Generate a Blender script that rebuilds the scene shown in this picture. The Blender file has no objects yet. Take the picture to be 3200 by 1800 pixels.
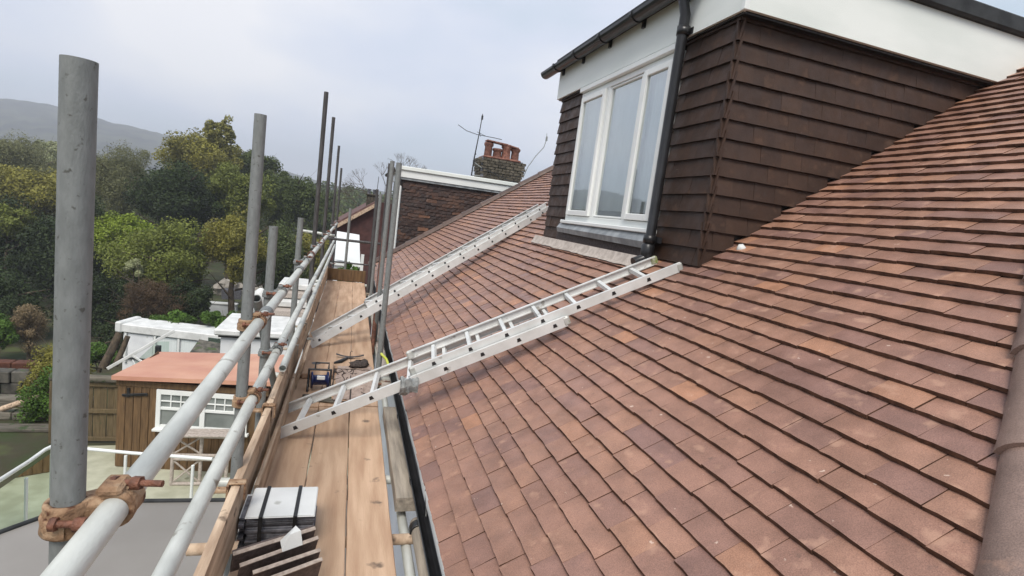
import bpy, math, random
import numpy as np
from mathutils import Vector, Matrix
random.seed(7)
rng = np.random.default_rng(7)
S = bpy.context.scene
COL = S.collection

# ------------------------------------------------------------------ camera
cd = bpy.data.cameras.new("camera"); cam = bpy.data.objects.new("camera", cd); COL.objects.link(cam)
cam.matrix_world = Matrix(((0.952, -0.0872, -0.2933, 0), (-0.2772, 0.1597, -0.9474, 0),
                           (0.1295, 0.9833, 0.1278, 0), (0, 0, 0, 1)))
cd.sensor_width = 36; cd.lens = 18.87; cd.clip_start = 0.05; cd.clip_end = 6000
S.camera = cam
# ------------------------------------------------------------------ world: overcast sky
SUN_EL, SUN_AZ = math.radians(52), math.radians(205)      # azimuth clockwise from +Y
W = bpy.data.worlds.new("World"); S.world = W; W.use_nodes = True
nt = W.node_tree; nt.nodes.clear()
def wn(t, **k):
    n = nt.nodes.new(t)
    for a, b in k.items(): setattr(n, a, b)
    return n
out = wn('ShaderNodeOutputWorld'); bg = wn('ShaderNodeBackground'); bg.inputs[1].default_value = 0.1
sky = wn('ShaderNodeTexSky', sky_type='NISHITA', sun_disc=False, sun_elevation=SUN_EL, sun_rotation=SUN_AZ)
tc = wn('ShaderNodeTexCoord'); mp = wn('ShaderNodeMapping'); mp.inputs['Scale'].default_value = (1, 1, 2.2)
no = wn('ShaderNodeTexNoise'); no.inputs['Scale'].default_value = 1.9; no.inputs['Detail'].default_value = 4; no.inputs['Roughness'].default_value = .45
rp = wn('ShaderNodeValToRGB')
rp.color_ramp.elements[0].position = .36; rp.color_ramp.elements[0].color = (5.1, 6.2, 7.2, 1)
rp.color_ramp.elements[1].position = .66; rp.color_ramp.elements[1].color = (8.8, 8.8, 9.1, 1)
e = rp.color_ramp.elements.new(.5); e.color = (6.7, 7.2, 8.4, 1)
mx = wn('ShaderNodeMixRGB'); mx.inputs[0].default_value = .92
L = nt.links.new
L(tc.outputs['Generated'], mp.inputs[0]); L(mp.outputs[0], no.inputs[0]); L(no.outputs[0], rp.inputs[0])
L(sky.outputs[0], mx.inputs[1]); L(rp.outputs[0], mx.inputs[2]); L(mx.outputs[0], bg.inputs[0]); L(bg.outputs[0], out.inputs[0])
sd = bpy.data.lights.new("sun", 'SUN'); sd.energy = 2.7; sd.angle = math.radians(26); sd.color = (1, .94, .86)
so = bpy.data.objects.new("sun", sd); COL.objects.link(so)
sv = Vector((math.sin(SUN_AZ) * math.cos(SUN_EL), math.cos(SUN_AZ) * math.cos(SUN_EL), math.sin(SUN_EL)))
so.rotation_euler = sv.to_track_quat('Z', 'Y').to_euler()
S.view_settings.view_transform = 'Standard'; S.view_settings.look = 'None'
S.view_settings.exposure = .30; S.view_settings.gamma = 1; S.view_settings.use_curve_mapping = False
S.cycles.max_bounces = 6; S.cycles.transparent_max_bounces = 8; S.cycles.volume_bounces = 0
S.cycles.use_denoising = True

# ------------------------------------------------------------------ materials
def mat(name, c1, c2=None, rough=.7, scale=8, stretch=(1, 1, 1), bump=.0, bscale=None, metal=0, c3=None, spec=.4,
        pos=(.35, .65), detail=6, rnd=0, spots=None, bstretch=None):
    m = bpy.data.materials.new(name); m.use_nodes = True; n = m.node_tree; N = n.nodes; K = n.links.new
    b = N['Principled BSDF']; b.inputs['Roughness'].default_value = rough; b.inputs['Metallic'].default_value = metal
    b.inputs['Specular IOR Level'].default_value = spec
    c2 = c2 or tuple(min(1, v * 1.25) for v in c1)
    g = N.new('ShaderNodeNewGeometry'); mp = N.new('ShaderNodeMapping'); mp.inputs['Scale'].default_value = stretch
    K(g.outputs['Position'], mp.inputs[0])
    t = N.new('ShaderNodeTexNoise'); t.inputs['Scale'].default_value = scale; t.inputs['Detail'].default_value = detail
    K(mp.outputs[0], t.inputs[0])
    r = N.new('ShaderNodeValToRGB'); r.color_ramp.elements[0].position = pos[0]; r.color_ramp.elements[1].position = pos[1]
    r.color_ramp.elements[0].color = (*c1, 1); r.color_ramp.elements[1].color = (*c2, 1)
    if c3: q = r.color_ramp.elements.new((pos[0] + pos[1]) / 2); q.color = (*c3, 1)
    K(t.outputs[0], r.inputs[0]); col = r.outputs[0]
    if rnd:   # each object a slightly different brightness
        oi = N.new('ShaderNodeObjectInfo'); at = N.new('ShaderNodeAttribute'); at.attribute_name = 'rnd'
        ad = N.new('ShaderNodeMath'); ad.operation = 'ADD'; K(oi.outputs['Random'], ad.inputs[0]); K(at.outputs['Fac'], ad.inputs[1])
        fr = N.new('ShaderNodeMath'); fr.operation = 'FRACT'; K(ad.outputs[0], fr.inputs[0])
        mr = N.new('ShaderNodeMapRange'); mr.inputs[3].default_value = 1 - rnd; mr.inputs[4].default_value = 1 + rnd
        K(fr.outputs[0], mr.inputs[0]); mu = N.new('ShaderNodeVectorMath'); mu.operation = 'SCALE'
        K(col, mu.inputs[0]); K(mr.outputs[0], mu.inputs['Scale']); col = mu.outputs[0]
    if spots:  # (colour, threshold, scale): scuffs and stains
        t2 = N.new('ShaderNodeTexNoise'); t2.inputs['Scale'].default_value = spots[2]; t2.inputs['Detail'].default_value = 5
        K(g.outputs['Position'], t2.inputs[0])
        m2 = N.new('ShaderNodeMapRange'); m2.inputs[1].default_value = spots[1]; m2.inputs[2].default_value = spots[1] + .06
        K(t2.outputs[0], m2.inputs[0]); mi = N.new('ShaderNodeMixRGB'); K(m2.outputs[0], mi.inputs[0])
        K(col, mi.inputs[1]); mi.inputs[2].default_value = (*spots[0], 1); col = mi.outputs[0]
    K(col, b.inputs['Base Color'])
    if bump:
        t3 = N.new('ShaderNodeTexNoise'); t3.inputs['Scale'].default_value = bscale or scale * 3; t3.inputs['Detail'].default_value = 8
        if bstretch:
            mq = N.new('ShaderNodeMapping'); mq.inputs['Scale'].default_value = bstretch; K(g.outputs['Position'], mq.inputs[0]); K(mq.outputs[0], t3.inputs[0])
        else: K(mp.outputs[0], t3.inputs[0])
        bp = N.new('ShaderNodeBump'); bp.inputs['Strength'].default_value = bump; bp.inputs['Distance'].default_value = .01
        K(t3.outputs[0], bp.inputs['Height']); K(bp.outputs[0], b.inputs['Normal'])
        mr2 = N.new('ShaderNodeMapRange'); mr2.inputs[3].default_value = max(.05, rough - .12); mr2.inputs[4].default_value = min(1, rough + .12)
        K(t3.outputs[0], mr2.inputs[0]); K(mr2.outputs[0], b.inputs['Roughness'])
    return m

def tile_mat(name, ramp, patch=1., rough=.54, dirt=(.05, .045, .04)):
    """clay tiles: one colour per tile from a ramp, grain, pale scuffs"""
    m = bpy.data.materials.new(name); m.use_nodes = True; n = m.node_tree; N = n.nodes; K = n.links.new
    b = N['Principled BSDF']; b.inputs['Specular IOR Level'].default_value = .45
    oi = N.new('ShaderNodeObjectInfo'); at = N.new('ShaderNodeAttribute'); at.attribute_name = 'rnd'
    ad = N.new('ShaderNodeMath'); ad.operation = 'ADD'; K(oi.outputs['Random'], ad.inputs[0]); K(at.outputs['Fac'], ad.inputs[1])
    fr = N.new('ShaderNodeMath'); fr.operation = 'FRACT'; K(ad.outputs[0], fr.inputs[0])
    r = N.new('ShaderNodeValToRGB'); cr = r.color_ramp
    cr.elements[0].position = ramp[0][0]; cr.elements[0].color = (*ramp[0][1], 1)
    cr.elements[1].position = ramp[-1][0]; cr.elements[1].color = (*ramp[-1][1], 1)
    for p, c in ramp[1:-1]: q = cr.elements.new(p); q.color = (*c, 1)
    K(fr.outputs[0], r.inputs[0])
    g = N.new('ShaderNodeNewGeometry')
    def noise(sc, lo, hi, det=5, o3=0., o4=1.):
        t = N.new('ShaderNodeTexNoise'); t.inputs['Scale'].default_value = sc; t.inputs['Detail'].default_value = det
        K(g.outputs['Position'], t.inputs[0]); q = N.new('ShaderNodeMapRange')
        q.inputs[1].default_value = lo; q.inputs[2].default_value = hi; q.inputs[3].default_value = o3; q.inputs[4].default_value = o4
        K(t.outputs[0], q.inputs[0]); return q.outputs[0], t.outputs[0]
    col = r.outputs[0]
    def mult(col, f):
        v = N.new('ShaderNodeVectorMath'); v.operation = 'SCALE'; K(col, v.inputs[0]); K(f, v.inputs['Scale']); return v.outputs[0]
    def mix(col, f, c, k=1):
        i = N.new('ShaderNodeMixRGB')
        if k != 1:
            z = N.new('ShaderNodeMath'); z.operation = 'MULTIPLY'; z.inputs[1].default_value = k; K(f, z.inputs[0]); f = z.outputs[0]
        K(f, i.inputs[0]); K(col, i.inputs[1]); i.inputs[2].default_value = (*c, 1); return i.outputs[0]
    col = mult(col, noise(9, .3, .7, 6, .82, 1.18)[0])
    fine, fr_ = noise(300, .32, .68, 3, .74, 1.22); col = mult(col, fine)
    col = mult(col, noise(1.1, .3, .7, 3, .9, 1.1)[0])
    col = mix(col, noise(12, .60, .70, 10)[0], (.50, .30, .21), .5 * patch)
    col = mix(col, noise(30, .72, .75, 4)[0], (.70, .56, .46), .7 * patch)
    col = mix(col, noise(23, .66, .8, 8)[0], dirt, .5)
    K(col, b.inputs['Base Color'])
    bp = N.new('ShaderNodeBump'); bp.inputs['Strength'].default_value = .35; bp.inputs['Distance'].default_value = .004
    a2 = N.new('ShaderNodeMath'); a2.operation = 'ADD'; K(fr_, a2.inputs[0]); K(noise(30, 0, 1, 8)[1], a2.inputs[1])
    K(a2.outputs[0], bp.inputs['Height']); K(bp.outputs[0], b.inputs['Normal'])
    K(noise(12, .3, .7, 4, rough - .22, rough + .1)[0], b.inputs['Roughness'])
    return m

M = {}
M['tile'] = tile_mat('clay_tile', [(0, (.235, .132, .108)), (.2, (.27, .148, .112)), (.5, (.30, .162, .115)), (.85, (.322, .176, .122)), (.95, (.35, .185, .12)), (1, (.42, .21, .125))])
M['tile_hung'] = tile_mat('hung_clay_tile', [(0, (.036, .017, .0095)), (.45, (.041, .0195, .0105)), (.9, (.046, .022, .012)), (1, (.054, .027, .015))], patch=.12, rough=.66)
M['tile_far'] = tile_mat('weathered_brown_tile', [(0, (.022, .010, .007)), (.7, (.042, .018, .011)), (.94, (.075, .033, .018)), (1, (.16, .07, .035))], patch=.2)
M['ridge_dark'] = tile_mat('brown_ridge_clay', [(0, (.075, .048, .038)), (1, (.12, .078, .06))], patch=.3)
M['hip'] = tile_mat('grey_pink_ridge_clay', [(0, (.19, .135, .115)), (1, (.24, .165, .135))], patch=1.)
M['tileedge'] = mat('shadow_line_tile_edge', (.06, .028, .016), (.14, .068, .04), .9, 30)  # brown edge, darkened in colour to draw the shadow line under each course
M['hungedge'] = mat('shadow_line_hung_tile_edge', (.012, .008, .006), (.03, .018, .013), .9, 30)  # near-black edge colour paints in the shade below each hung course
M['mortar'] = mat('lime_mortar', (.25, .23, .2), (.4, .37, .33), .95, 40, bump=.5)
M['deck'] = mat('roof_underlay', (.02, .017, .015), (.035, .03, .026), .9)
M['wood'] = mat('scaffold_plank_wood', (.42, .265, .17), (.58, .40, .27), .8, 3, (6, .6, 6), .3, 14, bstretch=(14, 1.2, 14), rnd=.09, spots=((.20, .14, .10), .66, 7), c3=(.50, .335, .22))
M['woodedge'] = mat('worn_board_edge', (.36, .25, .17), (.60, .46, .33), .8, 4, (5, .8, 5), .3, 20, rnd=.12, spots=((.17, .12, .085), .62, 9))
M['woodgrey'] = mat('weathered_grey_wood', (.22, .19, .155), (.42, .36, .285), .85, 6, (5, .5, 5), .4, 25, rnd=.15)
M['tube'] = mat('pale_galvanised_tube', (.46, .475, .44), (.63, .645, .60), .45, 5, (3, 1, 3), .12, 60, metal=.1, spots=((.24, .22, .18), .66, 11))
M['tubedark'] = mat('dull_galvanised_standard', (.185, .195, .19), (.235, .246, .24), .6, 26, (3, 3, 1), .16, 120, metal=.1, spots=((.10, .10, .09), .64, 70), bstretch=(3, 3, 1))
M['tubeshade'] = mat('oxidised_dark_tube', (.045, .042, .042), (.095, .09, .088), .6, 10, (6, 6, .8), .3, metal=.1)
M['rust'] = mat('rusted_coupler_steel', (.20, .115, .065), (.44, .31, .20), .8, 26, bump=.9, bscale=70, c3=(.31, .19, .11), spots=((.10, .04, .02), .6, 35))
M['rustdark'] = mat('dark_rust', (.10, .045, .03), (.24, .10, .06), .6, 40, bump=.7)
M['alu'] = mat('aluminium_ladder_metal', (.60, .61, .59), (.74, .75, .735), .38, 6, bump=.08, bscale=90, metal=.12, spots=((.38, .37, .34), .66, 14))
M['aluold'] = mat('weathered_aluminium', (.42, .43, .40), (.62, .63, .60), .5, 9, bump=.15, metal=.3, spots=((.30, .33, .16), .64, 17))
M['black'] = mat('black_plastic', (.012, .012, .013), (.022, .022, .024), .32, spec=.5)
M['blackmatt'] = mat('black_rubber_felt', (.018, .02, .022), (.04, .043, .045), .75, 6, bump=.2)
M['upvc'] = mat('white_plastic', (.78, .80, .78), (.84, .86, .84), .3, 2, spots=((.62, .63, .58), .72, 5))
M['fascia'] = mat('white_fascia_board', (.72, .76, .72), (.82, .85, .81), .35, 1.5, (1, 1, 3))
M['white'] = mat('white_paint', (.62, .63, .61), (.80, .81, .79), .5, 3, bump=.1, spots=((.5, .5, .46), .7, 6))
M['render'] = mat('white_masonry_paint', (.70, .72, .74), (.85, .87, .88), .85, 1.5, bump=.3, bscale=30, spots=((.45, .46, .42), .68, 2.5))
M['curtain'] = mat('pale_net_curtain', (.68, .74, .735), (.78, .83, .82), .9, 14, (3, 3, .05))
M['room'] = mat('dim_room', (.10, .11, .115), (.15, .16, .165), .9)
M['lead'] = mat('lead_flashing', (.20, .215, .225), (.36, .38, .39), .5, 9, bump=.35, bscale=18, metal=.2)
M['stonepale'] = mat('pale_apron_strip', (.36, .31, .27), (.52, .46, .41), .8, 20, bump=.4)
M['flatroof'] = mat('grey_roof_membrane', (.225, .21, .19), (.28, .262, .24), .42, .8, bump=.1, bscale=4)
M['patio'] = mat('pale_green_paving', (.36, .36, .26), (.50, .50, .38), .85, 2.5, bump=.2, spots=((.26, .27, .18), .66, 3))
M['lawn'] = mat('ground_soil_and_grass', (.035, .05, .014), (.07, .085, .028), .95, .9, c3=(.045, .04, .02), bump=.5, bscale=6)
M['hill'] = mat('far_hillside', (.008, .012, .008), (.055, .06, .03), 1, .03, (1, 1, 2), detail=12, pos=(.42, .58))
M['shed'] = mat('brown_shed_boarding', (.095, .055, .025), (.17, .10, .045), .7, 5, (6, 6, .6), .3, rnd=.14)
M['fence'] = mat('ochre_fence_timber', (.10, .075, .038), (.165, .12, .062), .8, 5, (6, 6, .6), .3, rnd=.12, spots=((.07, .08, .03), .6, 3))
M['orange'] = mat('terracotta_shed_roof', (.52, .235, .165), (.66, .37, .25), .5, .7, bump=.05)
M['bark'] = mat('tree_bark', (.045, .035, .024), (.12, .09, .06), .9, 12, (1, 1, .3), .8)
M['stone'] = mat('grey_garden_stone', (.035, .035, .03), (.12, .11, .09), .9, 5, bump=.8, rnd=.3, spots=((.06, .09, .03), .58, 4))
M['sleeper'] = mat('weathered_sleeper', (.08, .072, .055), (.19, .17, .135), .9, 5, (.5, 4, 4), .6, rnd=.2, spots=((.05, .075, .03), .58, 5))
M['redbrick'] = mat('rusty_red_wall', (.06, .02, .011), (.11, .04, .022), .85, 6, bump=.4)
M['brickold'] = mat('sooty_stock_brick', (.035, .03, .022), (.105, .088, .065), .9, 14, bump=.6, rnd=.35)
M['pot'] = mat('terracotta_pot', (.11, .042, .03), (.26, .12, .085), .75, 14, bump=.3, rnd=.2, spots=((.07, .03, .025), .6, 12))
M['slate'] = mat('dark_slate', (.05, .05, .058), (.15, .15, .165), .5, 20, bump=.4, rnd=.5)
M['strap'] = mat('strap', (.01, .01, .01), (.015, .015, .015), .4)
M['angle'] = mat('dark_brown_concrete_tile', (.065, .048, .045), (.115, .088, .08), .7, 60, bump=.3, rnd=.15)
M['angleedge'] = mat('dusty_tile_edge', (.30, .24, .20), (.45, .38, .32), .85, 50, bump=.3)
M['blue'] = mat('navy_blue_plastic', (.008, .014, .06), (.015, .025, .10), .3)
M['debris'] = mat('dark_cloth', (.035, .027, .024), (.11, .085, .075), .9, 60, bump=1)
M['hide'] = mat('old_polythene_sheet', (.30, .22, .18), (.44, .34, .28), .55, 15, bump=.5)
M['tape'] = mat('grey_duct_tape', (.17, .18, .18), (.30, .31, .30), .5, 30, bump=.6)
M['yellow'] = mat('lime_yellow_tag', (.45, .50, .05), (.55, .58, .12), .5)
M['gable'] = mat('dark_red_brown_wall', (.05, .02, .018), (.085, .035, .03), .8, 4, bump=.3)
M['bgroof'] = mat('far_roof_tiles', (.09, .05, .045), (.16, .09, .08), .85, 5, bump=.5)

def glass_mat(name, tint=(.7, .78, .78), op=.35, rough=.03):
    m = bpy.data.materials.new(name); m.use_nodes = True; N = m.node_tree.nodes; K = m.node_tree.links.new
    N.clear(); o = N.new('ShaderNodeOutputMaterial'); g = N.new('ShaderNodeBsdfGlossy'); g.inputs['Roughness'].default_value = rough
    g.inputs[0].default_value = (*tint, 1); t = N.new('ShaderNodeBsdfTransparent'); t.inputs[0].default_value = (*tint, 1)
    f = N.new('ShaderNodeFresnel'); f.inputs[0].default_value = 1.5; a = N.new('ShaderNodeMath'); a.operation = 'ADD'; a.inputs[1].default_value = op
    a.use_clamp = True
    x = N.new('ShaderNodeMixShader'); K(f.outputs[0], a.inputs[0]); K(a.outputs[0], x.inputs[0]); K(t.outputs[0], x.inputs[1]); K(g.outputs[0], x.inputs[2]); K(x.outputs[0], o.inputs[0])
    return m
M['glass'] = glass_mat('window_glass', (.97, 1, .99), .38)
M['glassgreen'] = glass_mat('green_balustrade_glass', (.74, .83, .77), .14)

def leaf_mat(name, c, v=.4, trans=.25):
    m = bpy.data.materials.new(name); m.use_nodes = True; N = m.node_tree.nodes; K = m.node_tree.links.new
    b = N['Principled BSDF']; b.inputs['Roughness'].default_value = .6; b.inputs['Specular IOR Level'].default_value = .25
    at = N.new('ShaderNodeAttribute'); at.attribute_name = 'rnd'
    r = N.new('ShaderNodeValToRGB'); r.color_ramp.elements[0].color = (*[q * (1 - v) for q in c], 1)
    r.color_ramp.elements[1].color = (*[min(1, q * (1 + v * 1.3)) for q in c], 1)
    K(at.outputs['Fac'], r.inputs[0]); K(r.outputs[0], b.inputs['Base Color'])
    o = N['Material Output']; t = N.new('ShaderNodeBsdfTranslucent'); K(r.outputs[0], t.inputs[0])
    x = N.new('ShaderNodeMixShader'); x.inputs[0].default_value = trans; K(b.outputs[0], x.inputs[1]); K(t.outputs[0], x.inputs[2]); K(x.outputs[0], o.inputs[0])
    return m
LEAF = dict(olive=(0.225, 0.21, 0.042), dark=(0.032, 0.05, 0.014), mid=(0.155, 0.18, 0.036), darkg=(0.08, 0.105, 0.03), lime=(0.2, 0.26, 0.028),
            grey=(0.16, 0.165, 0.075), pale=(.30, .32, .17), brown=(.10, .065, .035), green=(0.08, 0.15, 0.022), twig=(0.24, 0.18, 0.1), sprig=(0.22, 0.21, 0.055), plant=(.05, .10, .02))
LM = {k: leaf_mat(k + '_leaves', v) for k, v in LEAF.items()}

# ------------------------------------------------------------------ mesh helpers
class MB:
    def __init__(s): s.v = []; s.f = []; s.sm = []; s.r = []
    def add(s, vs, fs, smooth=False, r=0.):
        o = len(s.v); s.v += [tuple(p) for p in vs]; s.f += [tuple(o + i for i in f) for f in fs]
        s.sm += [smooth] * len(fs); s.r += [r] * len(fs); return s
    def box(s, c, d, R=None, r=0., ch=0.):
        x, y, z = d[0] / 2, d[1] / 2, d[2] / 2
        if ch:
            P = []
            for (a, b, e_) in [(i, j, k) for i in (-1, 1) for j in (-1, 1) for k in (-1, 1)]: pass
            # chamfered box: each of the 6 faces inset, joined by bevel faces
            vs = []; idx = {}
            for ax in range(3):
                for sg in (-1, 1):
                    for q in ((-1, -1), (1, -1), (1, 1), (-1, 1)):
                        p = [0, 0, 0]; dims = (x, y, z); p[ax] = sg * dims[ax]
                        o = [i for i in range(3) if i != ax]
                        for t, i in enumerate(o): p[i] = q[t] * (dims[i] - ch)
                        key = (ax, sg) + q; idx[key] = len(vs); vs.append(p)
            fs = []
            for ax in range(3):
                for sg in (-1, 1): fs.append(tuple(idx[(ax, sg) + q] for q in ((-1, -1), (1, -1), (1, 1), (-1, 1))))
            def V(ax, sgn):  # vertex of face ax at corner signs
                o = [i for i in range(3) if i != ax]; return idx[(ax, sgn[ax], sgn[o[0]], sgn[o[1]])]
            for a in range(3):
                b, c_ = [i for i in range(3) if i != a]
                for sb in (-1, 1):
                    for sc in (-1, 1):
                        p = [0, 0, 0]; p[b] = sb; p[c_] = sc; q = list(p); p[a] = -1; q[a] = 1
                        fs.append((V(b, p), V(b, q), V(c_, q), V(c_, p)))
            for sg in [(i, j, k) for i in (-1, 1) for j in (-1, 1) for k in (-1, 1)]: fs.append((V(0, sg), V(1, sg), V(2, sg)))
        else:
            vs = [(i, j, k) for i in (-x, x) for j in (-y, y) for k in (-z, z)]
            fs = [(0, 1, 3, 2), (4, 6, 7, 5), (0, 4, 5, 1), (2, 3, 7, 6), (0, 2, 6, 4), (1, 5, 7, 3)]
        vs = [Vector(p) for p in vs]
        if R is not None: vs = [R @ p for p in vs]
        c = Vector(c); return s.add([p + c for p in vs], fs, False, r)
    def b2(s, x0, x1, y0, y1, z0, z1, ch=0., r=0.):
        return s.box(((x0 + x1) / 2, (y0 + y1) / 2, (z0 + z1) / 2), (abs(x1 - x0), abs(y1 - y0), abs(z1 - z0)), None, r, ch)
    def tube(s, pts, rad, n=12, cap=True, wall=0):
        pts = [Vector(p) for p in pts]; rad = rad if isinstance(rad, (list, tuple)) else [rad] * len(pts)
        vs = []; up = None
        for i, p in enumerate(pts):
            d = (pts[min(i + 1, len(pts) - 1)] - pts[max(i - 1, 0)]).normalized()
            if up is None: up = d.orthogonal().normalized()
            up = (up - d * up.dot(d)).normalized(); w = d.cross(up)
            vs += [p + (up * math.cos(a) + w * math.sin(a)) * rad[i] for a in [2 * math.pi * k / n for k in range(n)]]
        fs = [(i * n + k, i * n + (k + 1) % n, (i + 1) * n + (k + 1) % n, (i + 1) * n + k) for i in range(len(pts) - 1) for k in range(n)]
        s.add(vs, fs, True)
        if wall:   # open-ended pipe: rim and dark bore
            for end, sg in ((0, 1), (len(pts) - 1, -1)):
                d = (pts[1] - pts[0]).normalized() if end == 0 else (pts[-1] - pts[-2]).normalized()
                ring = vs[end * n:(end + 1) * n]; c = pts[end]; inn = [c + (p - c) * (1 - wall / rad[end]) for p in ring]
                deep = [p + d * sg * rad[end] * 2.5 for p in inn]
                s.add(ring + inn + deep, [(k, (k + 1) % n, n + (k + 1) % n, n + k) for k in range(n)] + [(n + k, n + (k + 1) % n, 2 * n + (k + 1) % n, 2 * n + k) for k in range(n)] + [tuple(2 * n + k for k in range(n))])
        elif cap: s.add(vs[:n], [tuple(range(n))]); s.add(vs[-n:], [tuple(range(n))])
        return s
    def prism(s, poly, a, b, fr):
        """poly: 2-D outline; swept from a to b along fr's third axis; fr=(origin, u, v, w)"""
        o, u, v, w = [Vector(q) for q in fr]; n = len(poly)
        vs = [o + u * p[0] + v * p[1] + w * t for t in (a, b) for p in poly]
        fs = [(k, (k + 1) % n, n + (k + 1) % n, n + k) for k in range(n)] + [tuple(range(n)), tuple(range(n, 2 * n))]
        return s.add(vs, fs)
    def lathe(s, prof, c, n=20, axis=(0, 0, 1)):
        c = Vector(c); w = Vector(axis).normalized(); u = w.orthogonal().normalized(); v = w.cross(u); m = len(prof)
        vs = [c + (u * math.cos(a) + v * math.sin(a)) * r + w * h for r, h in prof for a in [2 * math.pi * k / n for k in range(n)]]
        return s.add(vs, [(i * n + k, i * n + (k + 1) % n, (i + 1) * n + (k + 1) % n, (i + 1) * n + k) for i in range(m - 1) for k in range(n)], True)
    def build(s, name, m, parent=None, org=None, me_only=False):
        o0 = Vector((0, 0, 0))
        if org is not None: o0 = Vector(org)
        elif parent is not None: o0 = WORLD.get(parent.name, Vector((0, 0, 0)))
        me = bpy.data.meshes.new(name); A = np.array(s.v, dtype=np.float32) - np.array(o0, dtype=np.float32)
        me.from_pydata(A.tolist(), [], s.f); me.polygons.foreach_set('use_smooth', s.sm)
        if any(s.r): at = me.attributes.new('rnd', 'FLOAT', 'FACE'); at.data.foreach_set('value', s.r)
        me.materials.append(m); me.update()
        if me_only: return me
        ob = bpy.data.objects.new(name, me); COL.objects.link(ob)
        if parent is not None:
            ob.parent = parent; WORLD[ob.name] = WORLD.get(parent.name, Vector((0, 0, 0)))
        else: ob.location = o0; WORLD[ob.name] = o0.copy()
        return ob
WORLD = {}
def tag(o, label=None, cat=None, group=None, kind=None):
    if label: o['label'] = label
    if cat: o['category'] = cat
    if group: o['group'] = group
    if kind: o['kind'] = kind
    return o
def thing(name, loc, label, cat, group=None):
    o = bpy.data.objects.new(name, None); o.location = loc; o.empty_display_size = .1; COL.objects.link(o)
    WORLD[o.name] = Vector(loc); return tag(o, label, cat, group)
def inst(name, me, parent, M4):
    o = bpy.data.objects.new(name, me); COL.objects.link(o); o.parent = parent
    o.matrix_local = Matrix.Translation(-WORLD[parent.name]) @ M4; return o
def frame(o, u, v, w): return Matrix(((u[0], v[0], w[0], o[0]), (u[1], v[1], w[1], o[1]), (u[2], v[2], w[2], o[2]), (0, 0, 0, 1)))

# ------------------------------------------------------------------ ground, hills, haze
def ground_z(x, y):
    z = -6.4
    if y > 19: z -= 2.0 * min(1, (y - 19) / 5)
    if y > 45: z += min(6, (y - 45) * .05)
    return z
xs = [-1600, -900, -500, -250, -140] + list(range(-100, 101, 8)) + [140, 250, 500, 900, 1600]
ys = [-1600, -700, -200, -60, -20, 0, 8, 14, 18, 19, 20, 21.5, 23, 24, 26] + list(range(32, 110, 8)) + [120, 140, 160, 200, 300, 450, 700, 1000, 1600]
g = MB(); nx = len(xs)
g.add([(x, y, ground_z(x, y) + (random.uniform(-.12, .12) if 25 < y < 200 else 0)) for y in ys for x in xs],
      [(j * nx + i, j * nx + i + 1, (j + 1) * nx + i + 1, (j + 1) * nx + i) for j in range(len(ys) - 1) for i in range(nx - 1)], True)
tag(g.build('ground', M['lawn']), kind='structure')
ridge = [(-1350, 900, 66), (-900, 930, 62), (-576, 925, 57), (-502, 903, 64.4), (-452, 888, 67.5), (-413, 876, 67.7), (-393, 870, 68.8), (-381, 866, 66.3), (-325, 847, 57.5), (-309, 842, 55),
         (-296, 838, 55.3), (-260, 826, 50.3), (-232, 817, 48.5), (-190, 803, 38.7), (-149, 789, 30.8), (-98, 772, 23.8), (-48, 756, 15.2), (-18, 746, 11.4), (-7, 743, 11.9), (14, 736, 13.8),
         (52, 724, 11.8), (153, 692, 9), (303, 646, 6), (900, 600, 5)]
R2 = []
for a, b in zip(ridge[:-1], ridge[1:]):
    n = max(1, int(abs(b[0] - a[0]) / 7))
    for k in range(n): t = k / n; R2.append(tuple(a[i] * (1 - t) + b[i] * t for i in range(3)))
R2.append(ridge[-1]); h = MB(); rows = 14; n = len(R2)
vs = []
for j in range(rows):
    t = j / (rows - 2)
    for (x, y, z) in R2:
        if j < rows - 1:
            s_ = .5 + .5 * t; hz = -3 + (z + 3) * (t ** 1.3) + (random.uniform(-1, 1) * (1.1 if j == rows - 2 else 2.2)) * (z / 70)
            vs.append((x * s_, y * s_, hz))
        else: vs.append((x * 1.35, y * 1.35, -4))
h.add(vs, [(j * n + i, j * n + i + 1, (j + 1) * n + i + 1, (j + 1) * n + i) for j in range(rows - 1) for i in range(n - 1)], True)
tag(h.build('hill', M['hill']), kind='structure')
hz = MB(); hz.b2(-1750, 1750, -1700, 1750, -9.8, 92)
hm = bpy.data.materials.new('thin_haze'); hm.use_nodes = True; hm.node_tree.nodes.clear()
ho = hm.node_tree.nodes.new('ShaderNodeOutputMaterial'); pv = hm.node_tree.nodes.new('ShaderNodeVolumePrincipled')
pv.inputs['Color'].default_value = (.86, .91, 1, 1); pv.inputs['Density'].default_value = .0011; hm.node_tree.links.new(pv.outputs[0], ho.inputs['Volume'])
hzo = tag(hz.build('haze', hm), kind='stuff')

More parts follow.
